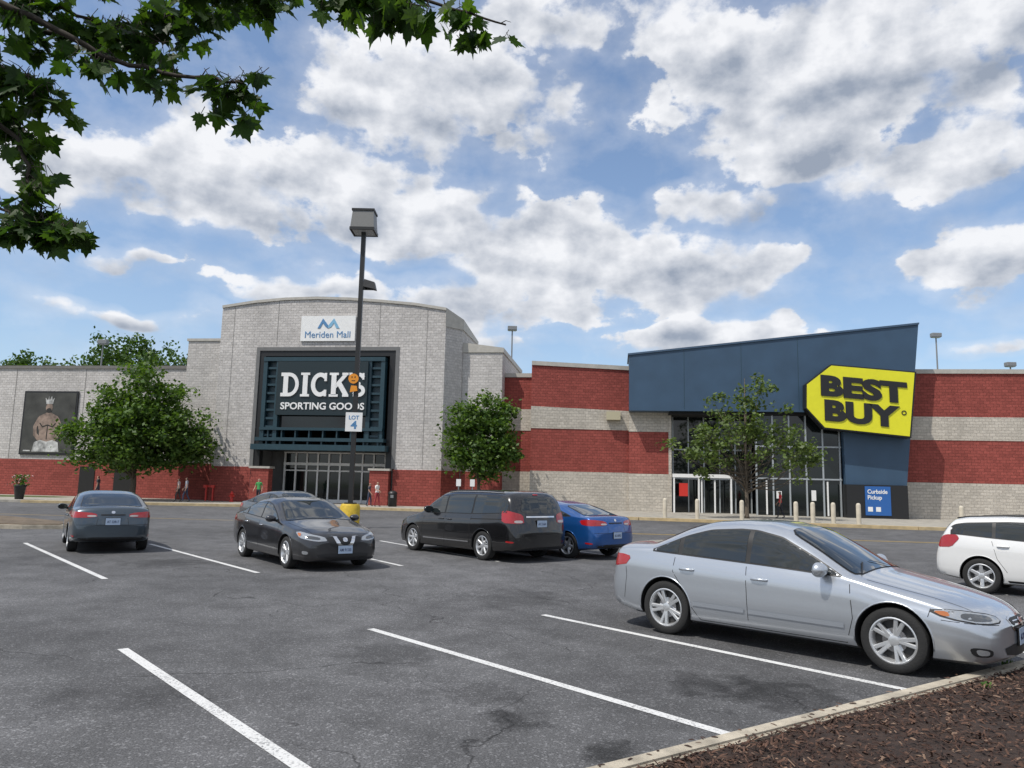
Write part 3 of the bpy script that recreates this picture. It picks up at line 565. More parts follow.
def maple():
    e=empty('maple_tree',(0,0,0)); parts=[]
    half=[(0.0,-0.02),(0.16,-0.12),(0.20,0.02),(0.46,-0.02),(0.40,0.14),(0.68,0.36),(0.44,0.38),(0.46,0.54),(0.25,0.47),(0.24,0.68),(0.12,0.72),(0,1.02)]
    outline=half+[(-x,y) for x,y in half[-2:0:-1]]
    LV=[];LF=[];LI=[]
    rr=random.Random(3)
    def leaf(p,size,droop):
        a=rr.uniform(0,6.283); tip=Vector((math.cos(a)*rr.uniform(.2,1),math.sin(a)*rr.uniform(.2,1),-droop*rr.uniform(.3,1.3))).normalized()
        nrm=Vector((rr.gauss(0,.5),rr.gauss(0,.5)-.2,1)); nrm=(nrm-tip*nrm.dot(tip)).normalized(); sd=tip.cross(nrm)
        pet=p+Vector((rr.uniform(-.03,.03),rr.uniform(-.03,.03),-rr.uniform(.02,.06)))
        parts.append(tube_vf([p,pet],[.0016,.0012],4))
        k=len(LV); c=pet+tip*size*.3; LV.append(c)
        cur=rr.uniform(-.25,.35)
        for x,y in outline: LV.append(pet+sd*(x*size)+tip*(y*size)-nrm*(cur*size*(x*x+(y-.3)**2*.6)) + nrm*abs(x)*size*.12)
        m_=len(outline); mi=rr.choices([0,1,2],[4,3,2])[0]
        for i in range(m_): LF.append((k,k+1+i,k+1+(i+1)%m_)); LI.append(mi)
    def branch(pts,r0,dens,spread=.14,start=.0,size=(.062,.10),droop=.8):
        pts=[Vector(p) for p in pts]; out=[]
        for i in range(len(pts)-1):
            p0=pts[max(i-1,0)];p1=pts[i];p2=pts[i+1];p3=pts[min(i+2,len(pts)-1)]
            for k in range(6):
                t=k/6; out.append(.5*((2*p1)+(p2-p0)*t+(2*p0-5*p1+4*p2-p3)*t*t+(3*p1-p0-3*p2+p3)*t**3))
        out.append(pts[-1]); n=len(out)
        for o in out[1:-1]: o+=Vector((rr.gauss(0,.008),rr.gauss(0,.008),rr.gauss(0,.008)))
        parts.append(tube_vf(out,[max(.0018,r0*(1-.88*i/(n-1))) for i in range(n)],6))
        ln=sum((out[i+1]-out[i]).length for i in range(n-1)); cnt=int(ln*dens)
        for c in range(cnt):
            t=start+(1-start)*rr.random()**.8; i=min(n-2,int(t*(n-1))); p=out[i].lerp(out[i+1],rr.random())
            d=Vector((rr.gauss(0,1),rr.gauss(0,1),rr.gauss(0,.6)-.1)).normalized()*spread*rr.uniform(.2,1.3)
            q=p+d; parts.append(tube_vf([p,p.lerp(q,.5)+Vector((0,0,.01)),q],[.0028,.002,.0012],4))
            for l in range(rr.randint(2,3)): leaf(q+Vector((rr.gauss(0,.02),rr.gauss(0,.02),rr.gauss(0,.02))),rr.uniform(*size),droop)
    T=Vector((-4.3,1.9,0))
    parts.append(tube_vf([T,T+Vector((0,0,.3)),T+Vector((.05,0,1.5)),T+Vector((.1,.1,2.7)),T+Vector((0,.2,4.2)),T+Vector((-.1,.1,6.5))],[.2,.15,.13,.12,.09,.02],12))
    hub=T+Vector((.1,.1,2.7)); hub2=T+Vector((.02,.2,3.9))
    branch([hub2,(-3.4,2.6,4.30),(-2.6,3.0,4.18),(-1.9,3.05,4.00),(-1.3,3.1,3.94),(-.8,3.1,3.95),(-.42,3.05,3.87),(-.06,3.0,3.74)],.030,14,.085,.30)
    branch([(-.95,3.1,3.97),(-.7,3.05,3.90),(-.5,3.0,3.83),(-.36,2.95,3.78)],.008,22,.05,.2,size=(.085,.12),droop=1.3)
    branch([hub2,(-3.3,2.4,4.1),(-2.5,2.8,3.85),(-2.0,2.9,3.66),(-1.65,3.0,3.52),(-1.25,3.0,3.46),(-1.14,3.0,3.45)],.024,12,.09,.28)
    branch([hub,(-3.4,2.5,3.5),(-2.6,2.9,3.40),(-2.15,3.0,3.25),(-2.02,3.0,3.03),(-1.95,3.0,2.87),(-1.88,3.0,2.80)],.018,10,.05,.35)
    branch([hub,(-3.4,2.7,3.15),(-2.6,3.1,3.02),(-2.2,3.1,2.93),(-2.02,3.05,2.83),(-1.78,3.0,2.80)],.014,11,.04,.4)
    branch([hub2,(-3.2,2.7,3.95),(-2.4,3.2,3.86),(-2.0,3.3,3.84),(-1.7,3.3,3.92),(-1.4,3.3,4.0)],.024,20,.10,.3)
    branch([hub2,(-3.1,2.5,3.75),(-2.5,2.9,3.6),(-2.15,3.0,3.5),(-1.98,3.05,3.42)],.018,22,.10,.3)
    branch([hub2,(-3.2,2.6,4.1),(-2.5,3.0,4.0),(-2.15,3.1,3.88),(-1.85,3.2,3.80),(-1.6,3.2,3.74)],.018,20,.10,.3)
    branch([hub2,(-3.0,2.4,4.25),(-2.3,2.7,4.14),(-1.7,2.9,4.04),(-1.3,3.0,3.96),(-1.05,3.0,3.90)],.018,18,.09,.4)
    branch([hub2,(-3.2,2.6,3.6),(-2.6,3.1,3.5),(-2.3,3.2,3.4),(-2.15,3.2,3.25)],.014,16,.09,.4)
    for k in range(14):
        a=rr.uniform(0,6.28); rad=rr.uniform(1.0,2.2); z=rr.uniform(4.5,6.6)
        q=T+Vector((math.cos(a)*rad-.6,math.sin(a)*rad*.8-1.0,z))
        branch([T+Vector((0,.15,z-1.1)),(T+Vector((0,.15,z-1.1))).lerp(q,.5)+Vector((0,0,.15)),q],.03,20,.25,.3,size=(.09,.13))
    V,F,_=merge(parts); mk('trunk',V,F,M['barkthin'],parent=e,smooth=True)
    mk('leaves',LV,LF,[leaf_mat('maple_leaf_dark',(0.026,0.060,0.013),.4,6),leaf_mat('maple_leaf_mid',(0.042,0.086,0.018),.5,6),leaf_mat('maple_leaf_light',(0.066,0.12,0.024),.55,6)],LI,parent=e)
maple()

# ------------------------------------------------------------------ lamps, signs, small furniture
def lot_lamp():
    e=empty('parking_lot_lamp',(-6.2,30,0))
    V,F=lathe_vf([(0,0),(.38,0),(.38,.85),(.33,.93),(0,.93)],24); mk('footing',V,F,M['yellowbase'],parent=e,angle=40)
    boxes('pole',[(-.085,.085,-.085,.085,.93,11.9)],M['pole'],e); box('base_plate',-.2,.2,-.2,.2,.93,.98,M['pole'],e)
    V=[(-.48,-.45,11.95),(.48,-.45,11.95),(.48,.45,11.95),(-.48,.45,11.95),(-.42,-.36,12.75),(.42,-.36,12.75),(.42,.36,12.75),(-.42,.36,12.75)]
    mk('lamp_head',V,BF,simple('head_bronze',(.16,.16,.155),.45,metal=.2),parent=e)
    box('lens',-.42,.42,-.39,.39,11.9,11.955,M['lightlens'],e); boxes('head_rim',[(-.5,.5,-.47,-.41,11.88,12.0),(-.5,.5,.41,.47,11.88,12.0),(-.5,-.44,-.41,.41,11.88,12.0),(.44,.5,-.41,.41,11.88,12.0),(-.46,.46,-.40,.40,12.72,12.80)],M['pole'],e)
    boxes('bracket',[(-.04,.5,-.04,.04,9.5,9.58),(.18,.24,-.04,.04,9.5,9.75)],M['pole'],e)
    V=[(.1,-.2,9.6),(.62,-.2,9.5),(.62,.16,9.5),(.1,.16,9.6),(.14,-.15,9.92),(.55,-.15,9.8),(.55,.12,9.8),(.14,.12,9.92)]
    mk('flood_light',V,BF,M['pole'],parent=e)
    s=empty('lot_sign',(-6.2,30,0)); box('plate',-.33,.33,-.13,-.10,3.75,4.5,M['whitep'],s)
    text_mesh('lettering','LOT',-.2,4.22,.4,.16,-.13,M['mlogo'],s,.02,.006); text_mesh('number','4',-.12,3.85,.25,.32,-.13,M['mlogo'],s,.03,.006)
    s=empty('smiley_sign',(-6.2,30,0))
    V,F=lathe_vf([(0,0),(.2,0),(.2,.03),(0,.03)],24,'Y'); mk('disc',[(x-.1,y-.13,z+5.85) for x,y,z in V],F,M['orange'],parent=s)
    boxes('face',[(-.18,-.14,-.135,-.128,5.88,5.94),(-.06,-.02,-.135,-.128,5.88,5.94),(-.17,-.03,-.135,-.128,5.75,5.78)],M['black'],s)
    prism('tab',[(-.22,5.3),(.08,5.36),(.04,5.56),(-.18,5.57)],-.14,-.10,M['orange'],s)
lot_lamp()
def far_lamp(x,y,h,nm='street_lamp'):
    e=empty(nm,(x,y,0)); V,F=lathe_vf([(.12,0),(.07,h)],10); mk('pole',V,F,M['polegrey'],parent=e,smooth=True)
    box('head',-.5,.5,-.3,.3,h-.15,h+.3,M['polegrey'],e,.05); box('lens',-.42,.42,-.24,.24,h-.2,h-.16,M['lightlens'],e)
far_lamp(-.1,80,18.4); far_lamp(45.4,80,18.7); far_lamp(-43.8,80,15.9); far_lamp(53.2,80,15.7)
for i,(x,y) in enumerate([(8.9,43.9),(10.6,43.3),(12.9,42.6),(15.6,41.8),(16.4,41.5),(17.4,41.25),(18.6,40.9),(23.5,39.9)]):
    e=empty('bollard',(x,y,.15)); V,F=lathe_vf([(.12,0),(.12,.98),(.10,1.06),(.06,1.1),(0,1.11)],16); mk('post',V,F,M['bollard'],parent=e,smooth=True)
def hydrant(x,y):
    e=empty('fire_hydrant',(x,y,.15)); V,F=lathe_vf([(.15,0),(.15,.06),(.10,.07),(.10,.5),(.14,.52),(.14,.56),(.11,.6),(.06,.7),(.03,.72),(.03,.76),(0,.76)],16); mk('barrel',V,F,M['redpaint'],parent=e,smooth=True)
    boxes('nozzles',[(-.2,.2,-.05,.05,.36,.46),(-.06,.06,-.18,0,.34,.46)],M['redpaint'],e)
hydrant(-20.0,55.3)
e=empty('wall_standpipe',(-22.3,56.4,.15)); boxes('pipes',[(-.05,.05,-.05,.05,0,1.1),(.45,.55,-.05,.05,0,1.1),(-.048,.548,-.06,.06,1.0,1.12),(-.15,.1,-.2,-.07,.95,1.15),(.4,.65,-.2,-.07,.95,1.15)],M['redpaint'],e)
e=empty('trash_bin',(-8.0,52.6,.15)); V,F=lathe_vf([(.26,0),(.3,.05),(.3,.85),(.33,.88),(.30,.98),(.15,1.08),(0,1.08)],20); mk('drum',V,F,M['black'],parent=e,angle=40)
boxes('band',[(-.1,.1,-.34,-.3,.6,.8)],M['polegrey'],e)
e=empty('planter',(-32.2,50.5,.15)); V,F=lathe_vf([(.25,0),(.35,.8),(.42,.95),(.36,.95),(0,.9)],18); mk('pot',V,F,M['black'],parent=e,smooth=True)
rr=random.Random(2); V=[];F=[];I=[]
for i in range(260):
    c=Vector((rr.gauss(0,.26),rr.gauss(0,.26),rr.uniform(.9,1.6))); a=Vector((rr.gauss(0,1),rr.gauss(0,1),rr.gauss(0,1))).normalized()*.08; b=a.cross(Vector((rr.gauss(0,1),rr.gauss(0,1),1)).normalized())
    k=len(V); V+=[c-a,c-b,c+a,c+b]; F.append((k,k+1,k+2,k+3)); I.append(rr.choices([0,1],[4,1])[0])
mk('flowers',V,F,[lm[1],simple('petal',(.6,.35,.35),.6)],I,parent=e)
def small_sign(nm,x,y,col,h=2.0,w=.3,hh=.45):
    e=empty(nm,(x,y,.1)); boxes('post',[(-.03,.03,-.03,.03,0,h)],M['polegrey'],e); box('plate',-w/2,w/2,-.05,-.031,h-hh,h,col,e)
small_sign('traffic_sign',-3.3,49.4,M['whitep']); small_sign('traffic_sign',-2.4,49.2,M['whitep'])

# ------------------------------------------------------------------ people
def person(nm,loc,rz,h,top,pants,hair,stride=.12,armswing=.12,arm_fwd=0.0):
    e=empty(nm,loc,rz); k=h/1.75
    P=dict(pel=(0,0,.95),wa=(0,0,1.10),ch=(0,.0,1.30),nk=(0,.0,1.47),hd=(0,.02,1.56),hd2=(0,.02,1.66),
      lh=(-.09,0,.90),lk=(-.10,stride*.9,.50),la=(-.10,stride,.09),lt=(-.10,stride+.16,.035),rh=(.09,0,.90),rk=(.10,-stride*.3,.50),ra=(.10,-stride*1.5,.10),rt=(.10,-stride*1.5+.16,.035),
      ls=(-.17,0,1.40),le=(-.22,-armswing*.6,1.13),lw=(-.23,.03-armswing*.4,.89),lp=(-.23,.05-armswing*.3,.82),rs=(.17,0,1.40),re=(.22,armswing*.4,1.13),rw=(.23,.12+armswing+arm_fwd,.92+arm_fwd),rp=(.23,.16+armswing+arm_fwd*1.2,.87+arm_fwd))
    rad=dict(pel=.13,wa=.115,ch=.135,nk=.055,hd=.085,hd2=.085,lh=.085,lk=.058,la=.04,lt=.03,rh=.085,rk=.058,ra=.04,rt=.03,ls=.06,le=.042,lw=.028,lp=.03,rs=.06,re=.042,rw=.028,rp=.03)
    E=[('pel','wa'),('wa','ch'),('ch','nk'),('nk','hd'),('hd','hd2'),('pel','lh'),('lh','lk'),('lk','la'),('la','lt'),('pel','rh'),('rh','rk'),('rk','ra'),('ra','rt'),('ch','ls'),('ls','le'),('le','lw'),('lw','lp'),('ch','rs'),('rs','re'),('re','rw'),('rw','rp')]
    ks=list(P); me=bpy.data.meshes.new('sk'); me.from_pydata([tuple(c*k for c in P[n]) for n in ks],[(ks.index(a),ks.index(b)) for a,b in E],[])
    o=bpy.data.objects.new('sk',me); COL.objects.link(o); o.modifiers.new('s','SKIN')
    for i,n in enumerate(ks):
        sv=me.skin_vertices[0].data[i]; sv.radius=(rad[n]*k,rad[n]*k*(.75 if n in('pel','wa','ch') else 1)); sv.use_root=(n=='pel')
    o.modifiers.new('u','SUBSURF').levels=2
    dg=bpy.context.evaluated_depsgraph_get(); m2=bpy.data.meshes.new_from_object(o.evaluated_get(dg)); bpy.data.objects.remove(o)
    while len(m2.materials): m2.materials.pop()
    for m in (simple('shirt',top,.8,var=.15,vscale=8),simple('trousers',pants,.8,var=.15,vscale=8),simple('skin',(.42,.25,.18),.6),simple('shoes',(.03,.03,.03),.6),simple('hair',hair,.7)): m2.materials.append(m)
    bm=bmesh.new(); bm.from_mesh(m2)
    def add(V,F,mi):
        vs=[bm.verts.new(v) for v in V]
        for f in F:
            try: q=bm.faces.new([vs[i] for i in f]); q.material_index=mi
            except: pass
    for f in bm.faces:
        c=f.calc_center_median()/k; z=c.z
        f.smooth=True
        if z<.10: mi=3
        elif z<.96 and abs(c.x)<.19: mi=1
        elif z>1.48: mi=4 if (z>1.66 or c.y<0.0) else 2
        elif abs(c.x)>.195 and z<1.22: mi=2
        elif z>1.45: mi=2
        else: mi=0
        f.material_index=mi
    for hnd in ('lp','rp'):
        c=Vector(P[hnd])
        for i in range(4):
            y=c.y-.028+.019*i; l=[.07,.085,.08,.06][i]
            V,F=tube_vf([(c.x*k,y*k,(c.z-.01)*k),(c.x*k,(y+.008)*k,(c.z-.01-l*.6)*k),(c.x*.97*k,(y+.02)*k,(c.z-.01-l)*k)],[.009*k,.0085*k,.006*k],6); add(V,F,2)
        V,F=tube_vf([(c.x*k,(c.y+.02)*k,(c.z+.02)*k),(c.x*.93*k,(c.y+.055)*k,(c.z-.02)*k),(c.x*.92*k,(c.y+.06)*k,(c.z-.045)*k)],[.011*k,.009*k,.007*k],6); add(V,F,2)
    V,F=tube_vf([(0,.095*k,1.615*k),(0,.125*k,1.58*k)],[.008*k,.014*k],6); add(V,F,2)
    for s_ in (-1,1):
        V,F=tube_vf([(s_*.085*k,.015*k,1.57*k),(s_*.092*k,.01*k,1.63*k)],[.012*k,.016*k],6); add(V,F,2)
        V,F=tube_vf([(s_*.03*k,.095*k,1.62*k),(s_*.03*k,.106*k,1.62*k)],[.009*k,.006*k],6); add(V,F,3)
    bm.to_mesh(m2); bm.free()
    b=bpy.data.objects.new('body',m2); COL.objects.link(b); b.parent=e
person('person',(-21.9,52.0,.15),math.radians(100),1.74,(.30,.31,.36),(.03,.04,.08),(.03,.02,.015),.16)
person('person',(-22.6,52.4,.15),math.radians(95),1.66,(.50,.42,.40),(.05,.04,.04),(.05,.03,.02),.14)
person('person',(-8.9,51.6,.15),math.radians(-120),1.74,(.75,.73,.72),(.30,.04,.05),(.03,.02,.015),.10,arm_fwd=.15)
person('person',(-9.5,52.0,.15),math.radians(-100),1.64,(.05,.05,.07),(.04,.05,.09),(.03,.02,.015),.12)
person('person',(-17.2,52.6,.15),math.radians(170),1.78,(.05,.28,.08),(.02,.02,.03),(.05,.03,.02),.08)
person('person',(-27.9,52.0,.15),math.radians(90),1.72,(.05,.05,.06),(.05,.05,.08),(.02,.015,.01),.15)
person('person',(16.6,47.0,.15),math.radians(60),1.72,(.6,.03,.04),(.03,.03,.04),(.03,.02,.015),.14)

# ------------------------------------------------------------------ vehicles
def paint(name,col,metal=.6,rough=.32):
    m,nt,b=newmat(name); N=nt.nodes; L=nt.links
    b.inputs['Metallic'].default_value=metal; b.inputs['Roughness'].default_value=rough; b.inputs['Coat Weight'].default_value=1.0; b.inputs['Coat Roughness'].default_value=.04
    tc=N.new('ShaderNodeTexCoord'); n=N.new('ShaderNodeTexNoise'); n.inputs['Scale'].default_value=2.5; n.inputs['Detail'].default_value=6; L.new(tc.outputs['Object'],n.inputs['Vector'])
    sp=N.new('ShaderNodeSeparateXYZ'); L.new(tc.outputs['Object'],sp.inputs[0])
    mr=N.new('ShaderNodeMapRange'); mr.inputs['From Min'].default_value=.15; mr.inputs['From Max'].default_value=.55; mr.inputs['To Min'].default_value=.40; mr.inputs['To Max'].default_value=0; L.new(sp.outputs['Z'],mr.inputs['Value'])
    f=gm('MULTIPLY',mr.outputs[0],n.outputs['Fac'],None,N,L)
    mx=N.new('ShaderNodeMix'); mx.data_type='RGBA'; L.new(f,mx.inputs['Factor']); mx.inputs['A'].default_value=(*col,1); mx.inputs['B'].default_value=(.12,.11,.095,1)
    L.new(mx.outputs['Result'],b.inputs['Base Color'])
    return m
CM=dict(black=simple('car_black_trim',(.01,.01,.011),.5),glass=simple('car_glass',(.012,.016,.016),.03,spec=.6,coat=.6),
  gap=simple('panel_gap',(.008,.008,.008),.9),tyre=simple('tyre_rubber',(.018,.018,.018),.85,bump=.3,bscale=60),rim=simple('alloy_rim',(.62,.63,.64),.34,metal=.7),
  rimdark=simple('brake_dark',(.045,.045,.045),.6,metal=.3),chrome=simple('chrome',(.75,.75,.76),.12,metal=1),lamp=simple('headlamp',(.38,.40,.42),.1,metal=.5,coat=1),
  lampdark=simple('headlamp_inner',(.06,.065,.07),.12,coat=1),red=simple('tail_lamp_red',(.33,.006,.008),.15,coat=1),amber=simple('amber_lens',(.42,.13,.03),.15,coat=1),clear=simple('clear_lens',(.45,.40,.39),.15,coat=1),
  plate=simple('number_plate',(.42,.52,.66),.4),platetxt=simple('plate_text',(.02,.03,.10),.5),under=simple('underbody',(.01,.01,.01),.9))
def chaikin(p,it=2,k=.22):
    for _ in range(it):
        q=[]
        for i in range(len(p)):
            a=p[i];b=p[(i+1)%len(p)]
            q.append((a[0]+(b[0]-a[0])*k,a[1]+(b[1]-a[1])*k)); q.append((a[0]+(b[0]-a[0])*(1-k),a[1]+(b[1]-a[1])*(1-k)))
        p=q
    return p
class Car:
    def __init__(s,name,loc,heading,L,W,pt,top,belt,bot,wheels,R,rimr,paintm,lean=.17,spokes=5,pairs=True,nroof=4.2,rimmat=None,bowf=.20,bowr=.13):
        s.e=empty(name,(loc[0],loc[1],0),math.atan2(heading[1],heading[0])); s.L=L;s.W=W;s.paint=paintm
        fine=np.arange(0,L+.001,.01)
        def sm(tab,k):
            y=np.interp(fine,[a for a,_ in tab],[b for _,b in tab]); ker=np.hanning(k+2)[1:-1]; ker/=ker.sum()
            pad=np.concatenate([2*y[0]-y[1:k//2+1][::-1],y,2*y[-1]-y[-k//2:-1][::-1]]) 
            z=np.convolve(pad,ker,'same')[k//2:k//2+len(y)]
            return z
        zt=sm(top,21); zs=sm(belt,31); zb=sm(bot,11)
        s.zt=lambda x:float(np.interp(x,fine,zt)); s.zs=lambda x:min(float(np.interp(x,fine,zs)),s.zt(x)-.03); s.zb=lambda x:float(np.interp(x,fine,zb))
        wt=sm([(0,.76),(.06,.86),(.2,.93),(.5,.975),(1.0,1),(L-1.1,1),(L-.5,.975),(L-.15,.925),(L-.04,.88),(L,.80)],9)
        s.hw=lambda x:float(np.interp(x,fine,wt))*W/2
        s.bow=lambda x:float(np.interp(x,[0,1.0,L*.45,L*.6,L],[bowf,.16,0,0,-bowr]))
        st=list(np.r_[0,.012,.03,.055,.09,.13,.18,.24,np.arange(.3,L-.28,.06),L-.24,L-.18,L-.13,L-.09,L-.055,L-.03,L-.012,L])
        m=8; half=m//2
        rings=[]
        for x in st:
            w=s.hw(x);b=s.zb(x);t=s.zt(x);z0=s.zs(x); h=t-z0
            gh=min(1,max(0,(h-.12)/.25))
            P=[(.88*w*(j/half),b) for j in range(half+1)]
            P+=[(.955*w,b+.03),(.985*w,b+.09)]
            K=10
            for i in range(1,K+1):
                u=i/K; z=b+.09+(z0-b-.09)*u
                f=.985+.018*math.sin(math.pi*min(1,u*1.15))-.03*max(0,(u-.82)/.18)**1.5
                if .65<u<.85: f+=.006
                P.append((f*w,z))
            a=w*(.955-.035*gh); n=2.7+(nroof-2.7)*gh
            for i in range(1,15):
                th=math.pi/2*i/14; yy=a*max(0,math.cos(th))**(2/n); zz=z0+h*math.sin(th)**(2/n)
                yy*=1-(lean/(.5*W/2)*.5)*gh*(h/.5)*((zz-z0)/h)*.55*2*.5 if gh>0 else 1
                P.append((yy if i<14 else 0,zz))
            rings.append(P)
        nh=len(rings[0]); V=[];F=[]
        def xb(x,y): return L/2-x-s.bow(x)*(y/(W/2))**2
        for x,P in zip(st,rings):
            for (y,z) in P: V.append((xb(x,y),y,z))
            for (y,z) in P[-2:0:-1]: V.append((xb(x,-y),-y,z))
        n=2*nh-2
        for i in range(len(st)-1):
            for k in range(n): F.append((i*n+k,(i+1)*n+k,(i+1)*n+(k+1)%n,i*n+(k+1)%n))
        for x,P in ((st[0],rings[0]),(st[-1],rings[-1])):
            rows=P[half:]; base=len(V)
            for (y,z) in rows:
                for j in range(m+1):
                    yy=y*(1-2*j/m); V.append((xb(x,yy),yy,z))
            for i in range(len(rows)-1):
                for j in range(m):
                    F.append((base+i*(m+1)+j,base+i*(m+1)+j+1,base+(i+1)*(m+1)+j+1,base+(i+1)*(m+1)+j))
        me=bpy.data.meshes.new('body'); me.from_pydata(V,[],F)
        bm=bmesh.new(); bm.from_mesh(me); bmesh.ops.remove_doubles(bm,verts=bm.verts,dist=2e-4); bmesh.ops.dissolve_degenerate(bm,edges=bm.edges,dist=1e-5); bmesh.ops.recalc_face_normals(bm,faces=bm.faces); bm.to_mesh(me)
        s.bvh=BVHTree.FromBMesh(bm); bm.free()
        me.materials.append(paintm); me.materials.append(CM['under'])
        o=bpy.data.objects.new('body',me); COL.objects.link(o); o.parent=s.e
        CV=[];CF=[]
        for ws in wheels:
            for sg in (1,-1):
                n_=40; k=len(CV); ra=R+.045; y0=(W/2-.32)*sg; y1=(W/2+.3)*sg
                for y in (y0,y1):
                    for i in range(n_): t=2*math.pi*i/n_; CV.append((L/2-ws+ra*math.cos(t),y,R+.005+ra*math.sin(t)))
                CF.append(tuple(range(k,k+n_))); CF.append(tuple(range(k+2*n_-1,k+n_-1,-1)))
                for i in range(n_): CF.append((k+i,k+n_+i,k+n_+(i+1)%n_,k+(i+1)%n_))
        cme=bpy.data.meshes.new('cut'); cme.from_pydata(CV,[],CF); bm=bmesh.new(); bm.from_mesh(cme); bmesh.ops.recalc_face_normals(bm,faces=bm.faces); bm.to_mesh(cme); bm.free()
        cme.materials.append(paintm); cme.materials.append(CM['under']); cme.polygons.foreach_set('material_index',[1]*len(cme.polygons))
        co=bpy.data.objects.new('cut',cme); COL.objects.link(co); co.parent=s.e
        md=o.modifiers.new('b','BOOLEAN'); md.operation='DIFFERENCE'; md.object=co; md.solver='EXACT'
        bpy.context.view_layer.update()
        dg=bpy.context.evaluated_depsgraph_get(); m2=bpy.data.meshes.new_from_object(o.evaluated_get(dg)); o.modifiers.clear(); o.data=m2; bpy.data.objects.remove(co)
        m2.polygons.foreach_set('use_smooth',[True]*len(m2.polygons)); m2.set_sharp_from_angle(angle=math.radians(38))
        for ws in wheels:
            for sg in (1,-1):
                pts=[]
                for i in range(25):
                    t=math.radians(-8+196*i/24); ra=R+.050; x=L/2-ws+ra*math.cos(t); z=R+.005+ra*math.sin(t)
                    h=s.bvh.ray_cast(Vector((x,sg*3,z)),Vector((0,-sg,0)))
                    if h[0]: pts.append(h[0]-Vector((0,sg*.003,0)))
                if len(pts)>5:
                    Vv,Ff=tube_vf(pts,[.009]*len(pts),6); mk('arch_lip',Vv,Ff,paintm,parent=s.e,smooth=True)
        s.wheels(wheels,R,rimr,spokes,pairs,rimmat or CM['rim'])
    def wheels(s,ws,R,rr_,spokes,pairs,rm):
        tw=.105
        tyre=lathe_vf([(rr_,-tw*.9),(rr_+.02,-tw),(R-.03,-tw),(R-.008,-tw*.86),(R,-tw*.6),(R,tw*.6),(R-.008,tw*.86),(R-.03,tw),(rr_+.02,tw),(rr_,tw*.9)],40,'Y')
        rim=lathe_vf([(rr_+.012,-tw*.92),(rr_-.004,-tw*.98),(rr_-.018,-tw*.8),(rr_-.03,-tw*.2),(rr_-.03,tw*.9)],40,'Y')
        disc=lathe_vf([(0,-.02),(rr_-.03,-.02)],24,'Y'); brake=lathe_vf([(0,-.04),(.12,-.04),(.12,-.02)],24,'Y'); hub=lathe_vf([(0,-tw*.76),(.03,-tw*.78),(.055,-tw*.70),(.065,-tw*.3)],20,'Y')
        SP=[]
        for i in range(spokes):
            base=2*math.pi*i/spokes+.3
            for dt in ((-.15,.15) if pairs else (0,)):
                wd0=.020 if pairs else .032; wd1=.021 if pairs else .030
                th0=base+dt*.7; th1=base+dt*1.15
                a=Vector((math.cos(th0)*.04,0,math.sin(th0)*.04)); b=Vector((math.cos(th1)*(rr_-.012),0,math.sin(th1)*(rr_-.012))); d=(b-a).normalized(); n=Vector((-d.z,0,d.x))
                Vv=[]
                for p,wd,y in ((a,wd0,-tw*.70),(a.lerp(b,.5),(wd0+wd1)/2,-tw*.80),(b,wd1,-tw*.86)):
                    Vv+=[p-n*wd+Vector((0,y+.01,0)),p-n*wd*.6+Vector((0,y,0)),p+n*wd*.6+Vector((0,y,0)),p+n*wd+Vector((0,y+.01,0)),p+n*wd+Vector((0,y+.045,0)),p-n*wd+Vector((0,y+.045,0))]
                Ff=[]
                for q in range(2):
                    for k in range(6): Ff.append((q*6+k,q*6+(k+1)%6,(q+1)*6+(k+1)%6,(q+1)*6+k))
                SP.append((Vv,Ff,1))
        V,F,I=merge([(tyre[0],tyre[1],0),(rim[0],rim[1],1),(disc[0],disc[1],2),(brake[0],brake[1],3),(hub[0],hub[1],1)]+SP)
        me=None
        for k,w_ in enumerate(ws):
            for sg in (1,-1):
                if me is None:
                    o=mk('wheel',V,F,[CM['tyre'],rm,CM['rimdark'],CM['chrome']],I,parent=s.e,angle=35); me=o.data
                    bm=bmesh.new(); bm.from_mesh(me); bmesh.ops.recalc_face_normals(bm,faces=bm.faces); bm.to_mesh(me); bm.free()
                else: o=bpy.data.objects.new('wheel',me); COL.objects.link(o); o.parent=s.e
                o.location=(s.L/2-w_,sg*(s.W/2-.125),R); o.rotation_euler=(0,k*.5+.3,0) if sg<0 else (0,k*.4,math.pi)
    def conform(s,name,poly,mapf,mat,off,res=.05):
        pts=[]
        n=len(poly)
        for i in range(n):
            a=Vector(poly[i]);b=Vector(poly[(i+1)%n]); k=max(1,int((b-a).length/res))
            for j in range(k): pts.append(a.lerp(b,j/k))
        nb=len(pts)
        xs=[p.x for p in pts]; ys=[p.y for p in pts]
        def inside(x,y):
            c=False; j=n-1
            for i in range(n):
                if ((poly[i][1]>y)!=(poly[j][1]>y)) and x<(poly[j][0]-poly[i][0])*(y-poly[i][1])/(poly[j][1]-poly[i][1]+1e-12)+poly[i][0]: c=not c
                j=i
            return c
        x=min(xs)+res/2
        while x<max(xs):
            y=min(ys)+res/2
            while y<max(ys):
                if inside(x,y) : pts.append(Vector((x+.0007,y+.0003)))
                y+=res
            x+=res
        r=delaunay_2d_cdt(pts,[],[list(range(nb))],1,1e-6)
        vs,fs=r[0],r[2]; out=[];ok=[]
        for p in vs:
            h=mapf(p.x,p.y)
            if h is None: out.append(Vector((0,0,0.5))); ok.append(False)
            else: out.append(h[0]+h[1]*off); ok.append(True)
        F=[tuple(f) for f in fs if all(ok[i] for i in f)]
        if not F: return None
        o=mk(name,out,F,mat,parent=s.e,smooth=True)
        pl=o.data.polygons[0]; h=s.bvh.find_nearest(pl.center)
        if h[1].dot(pl.normal)<0: o.data.flip_normals()
        return o
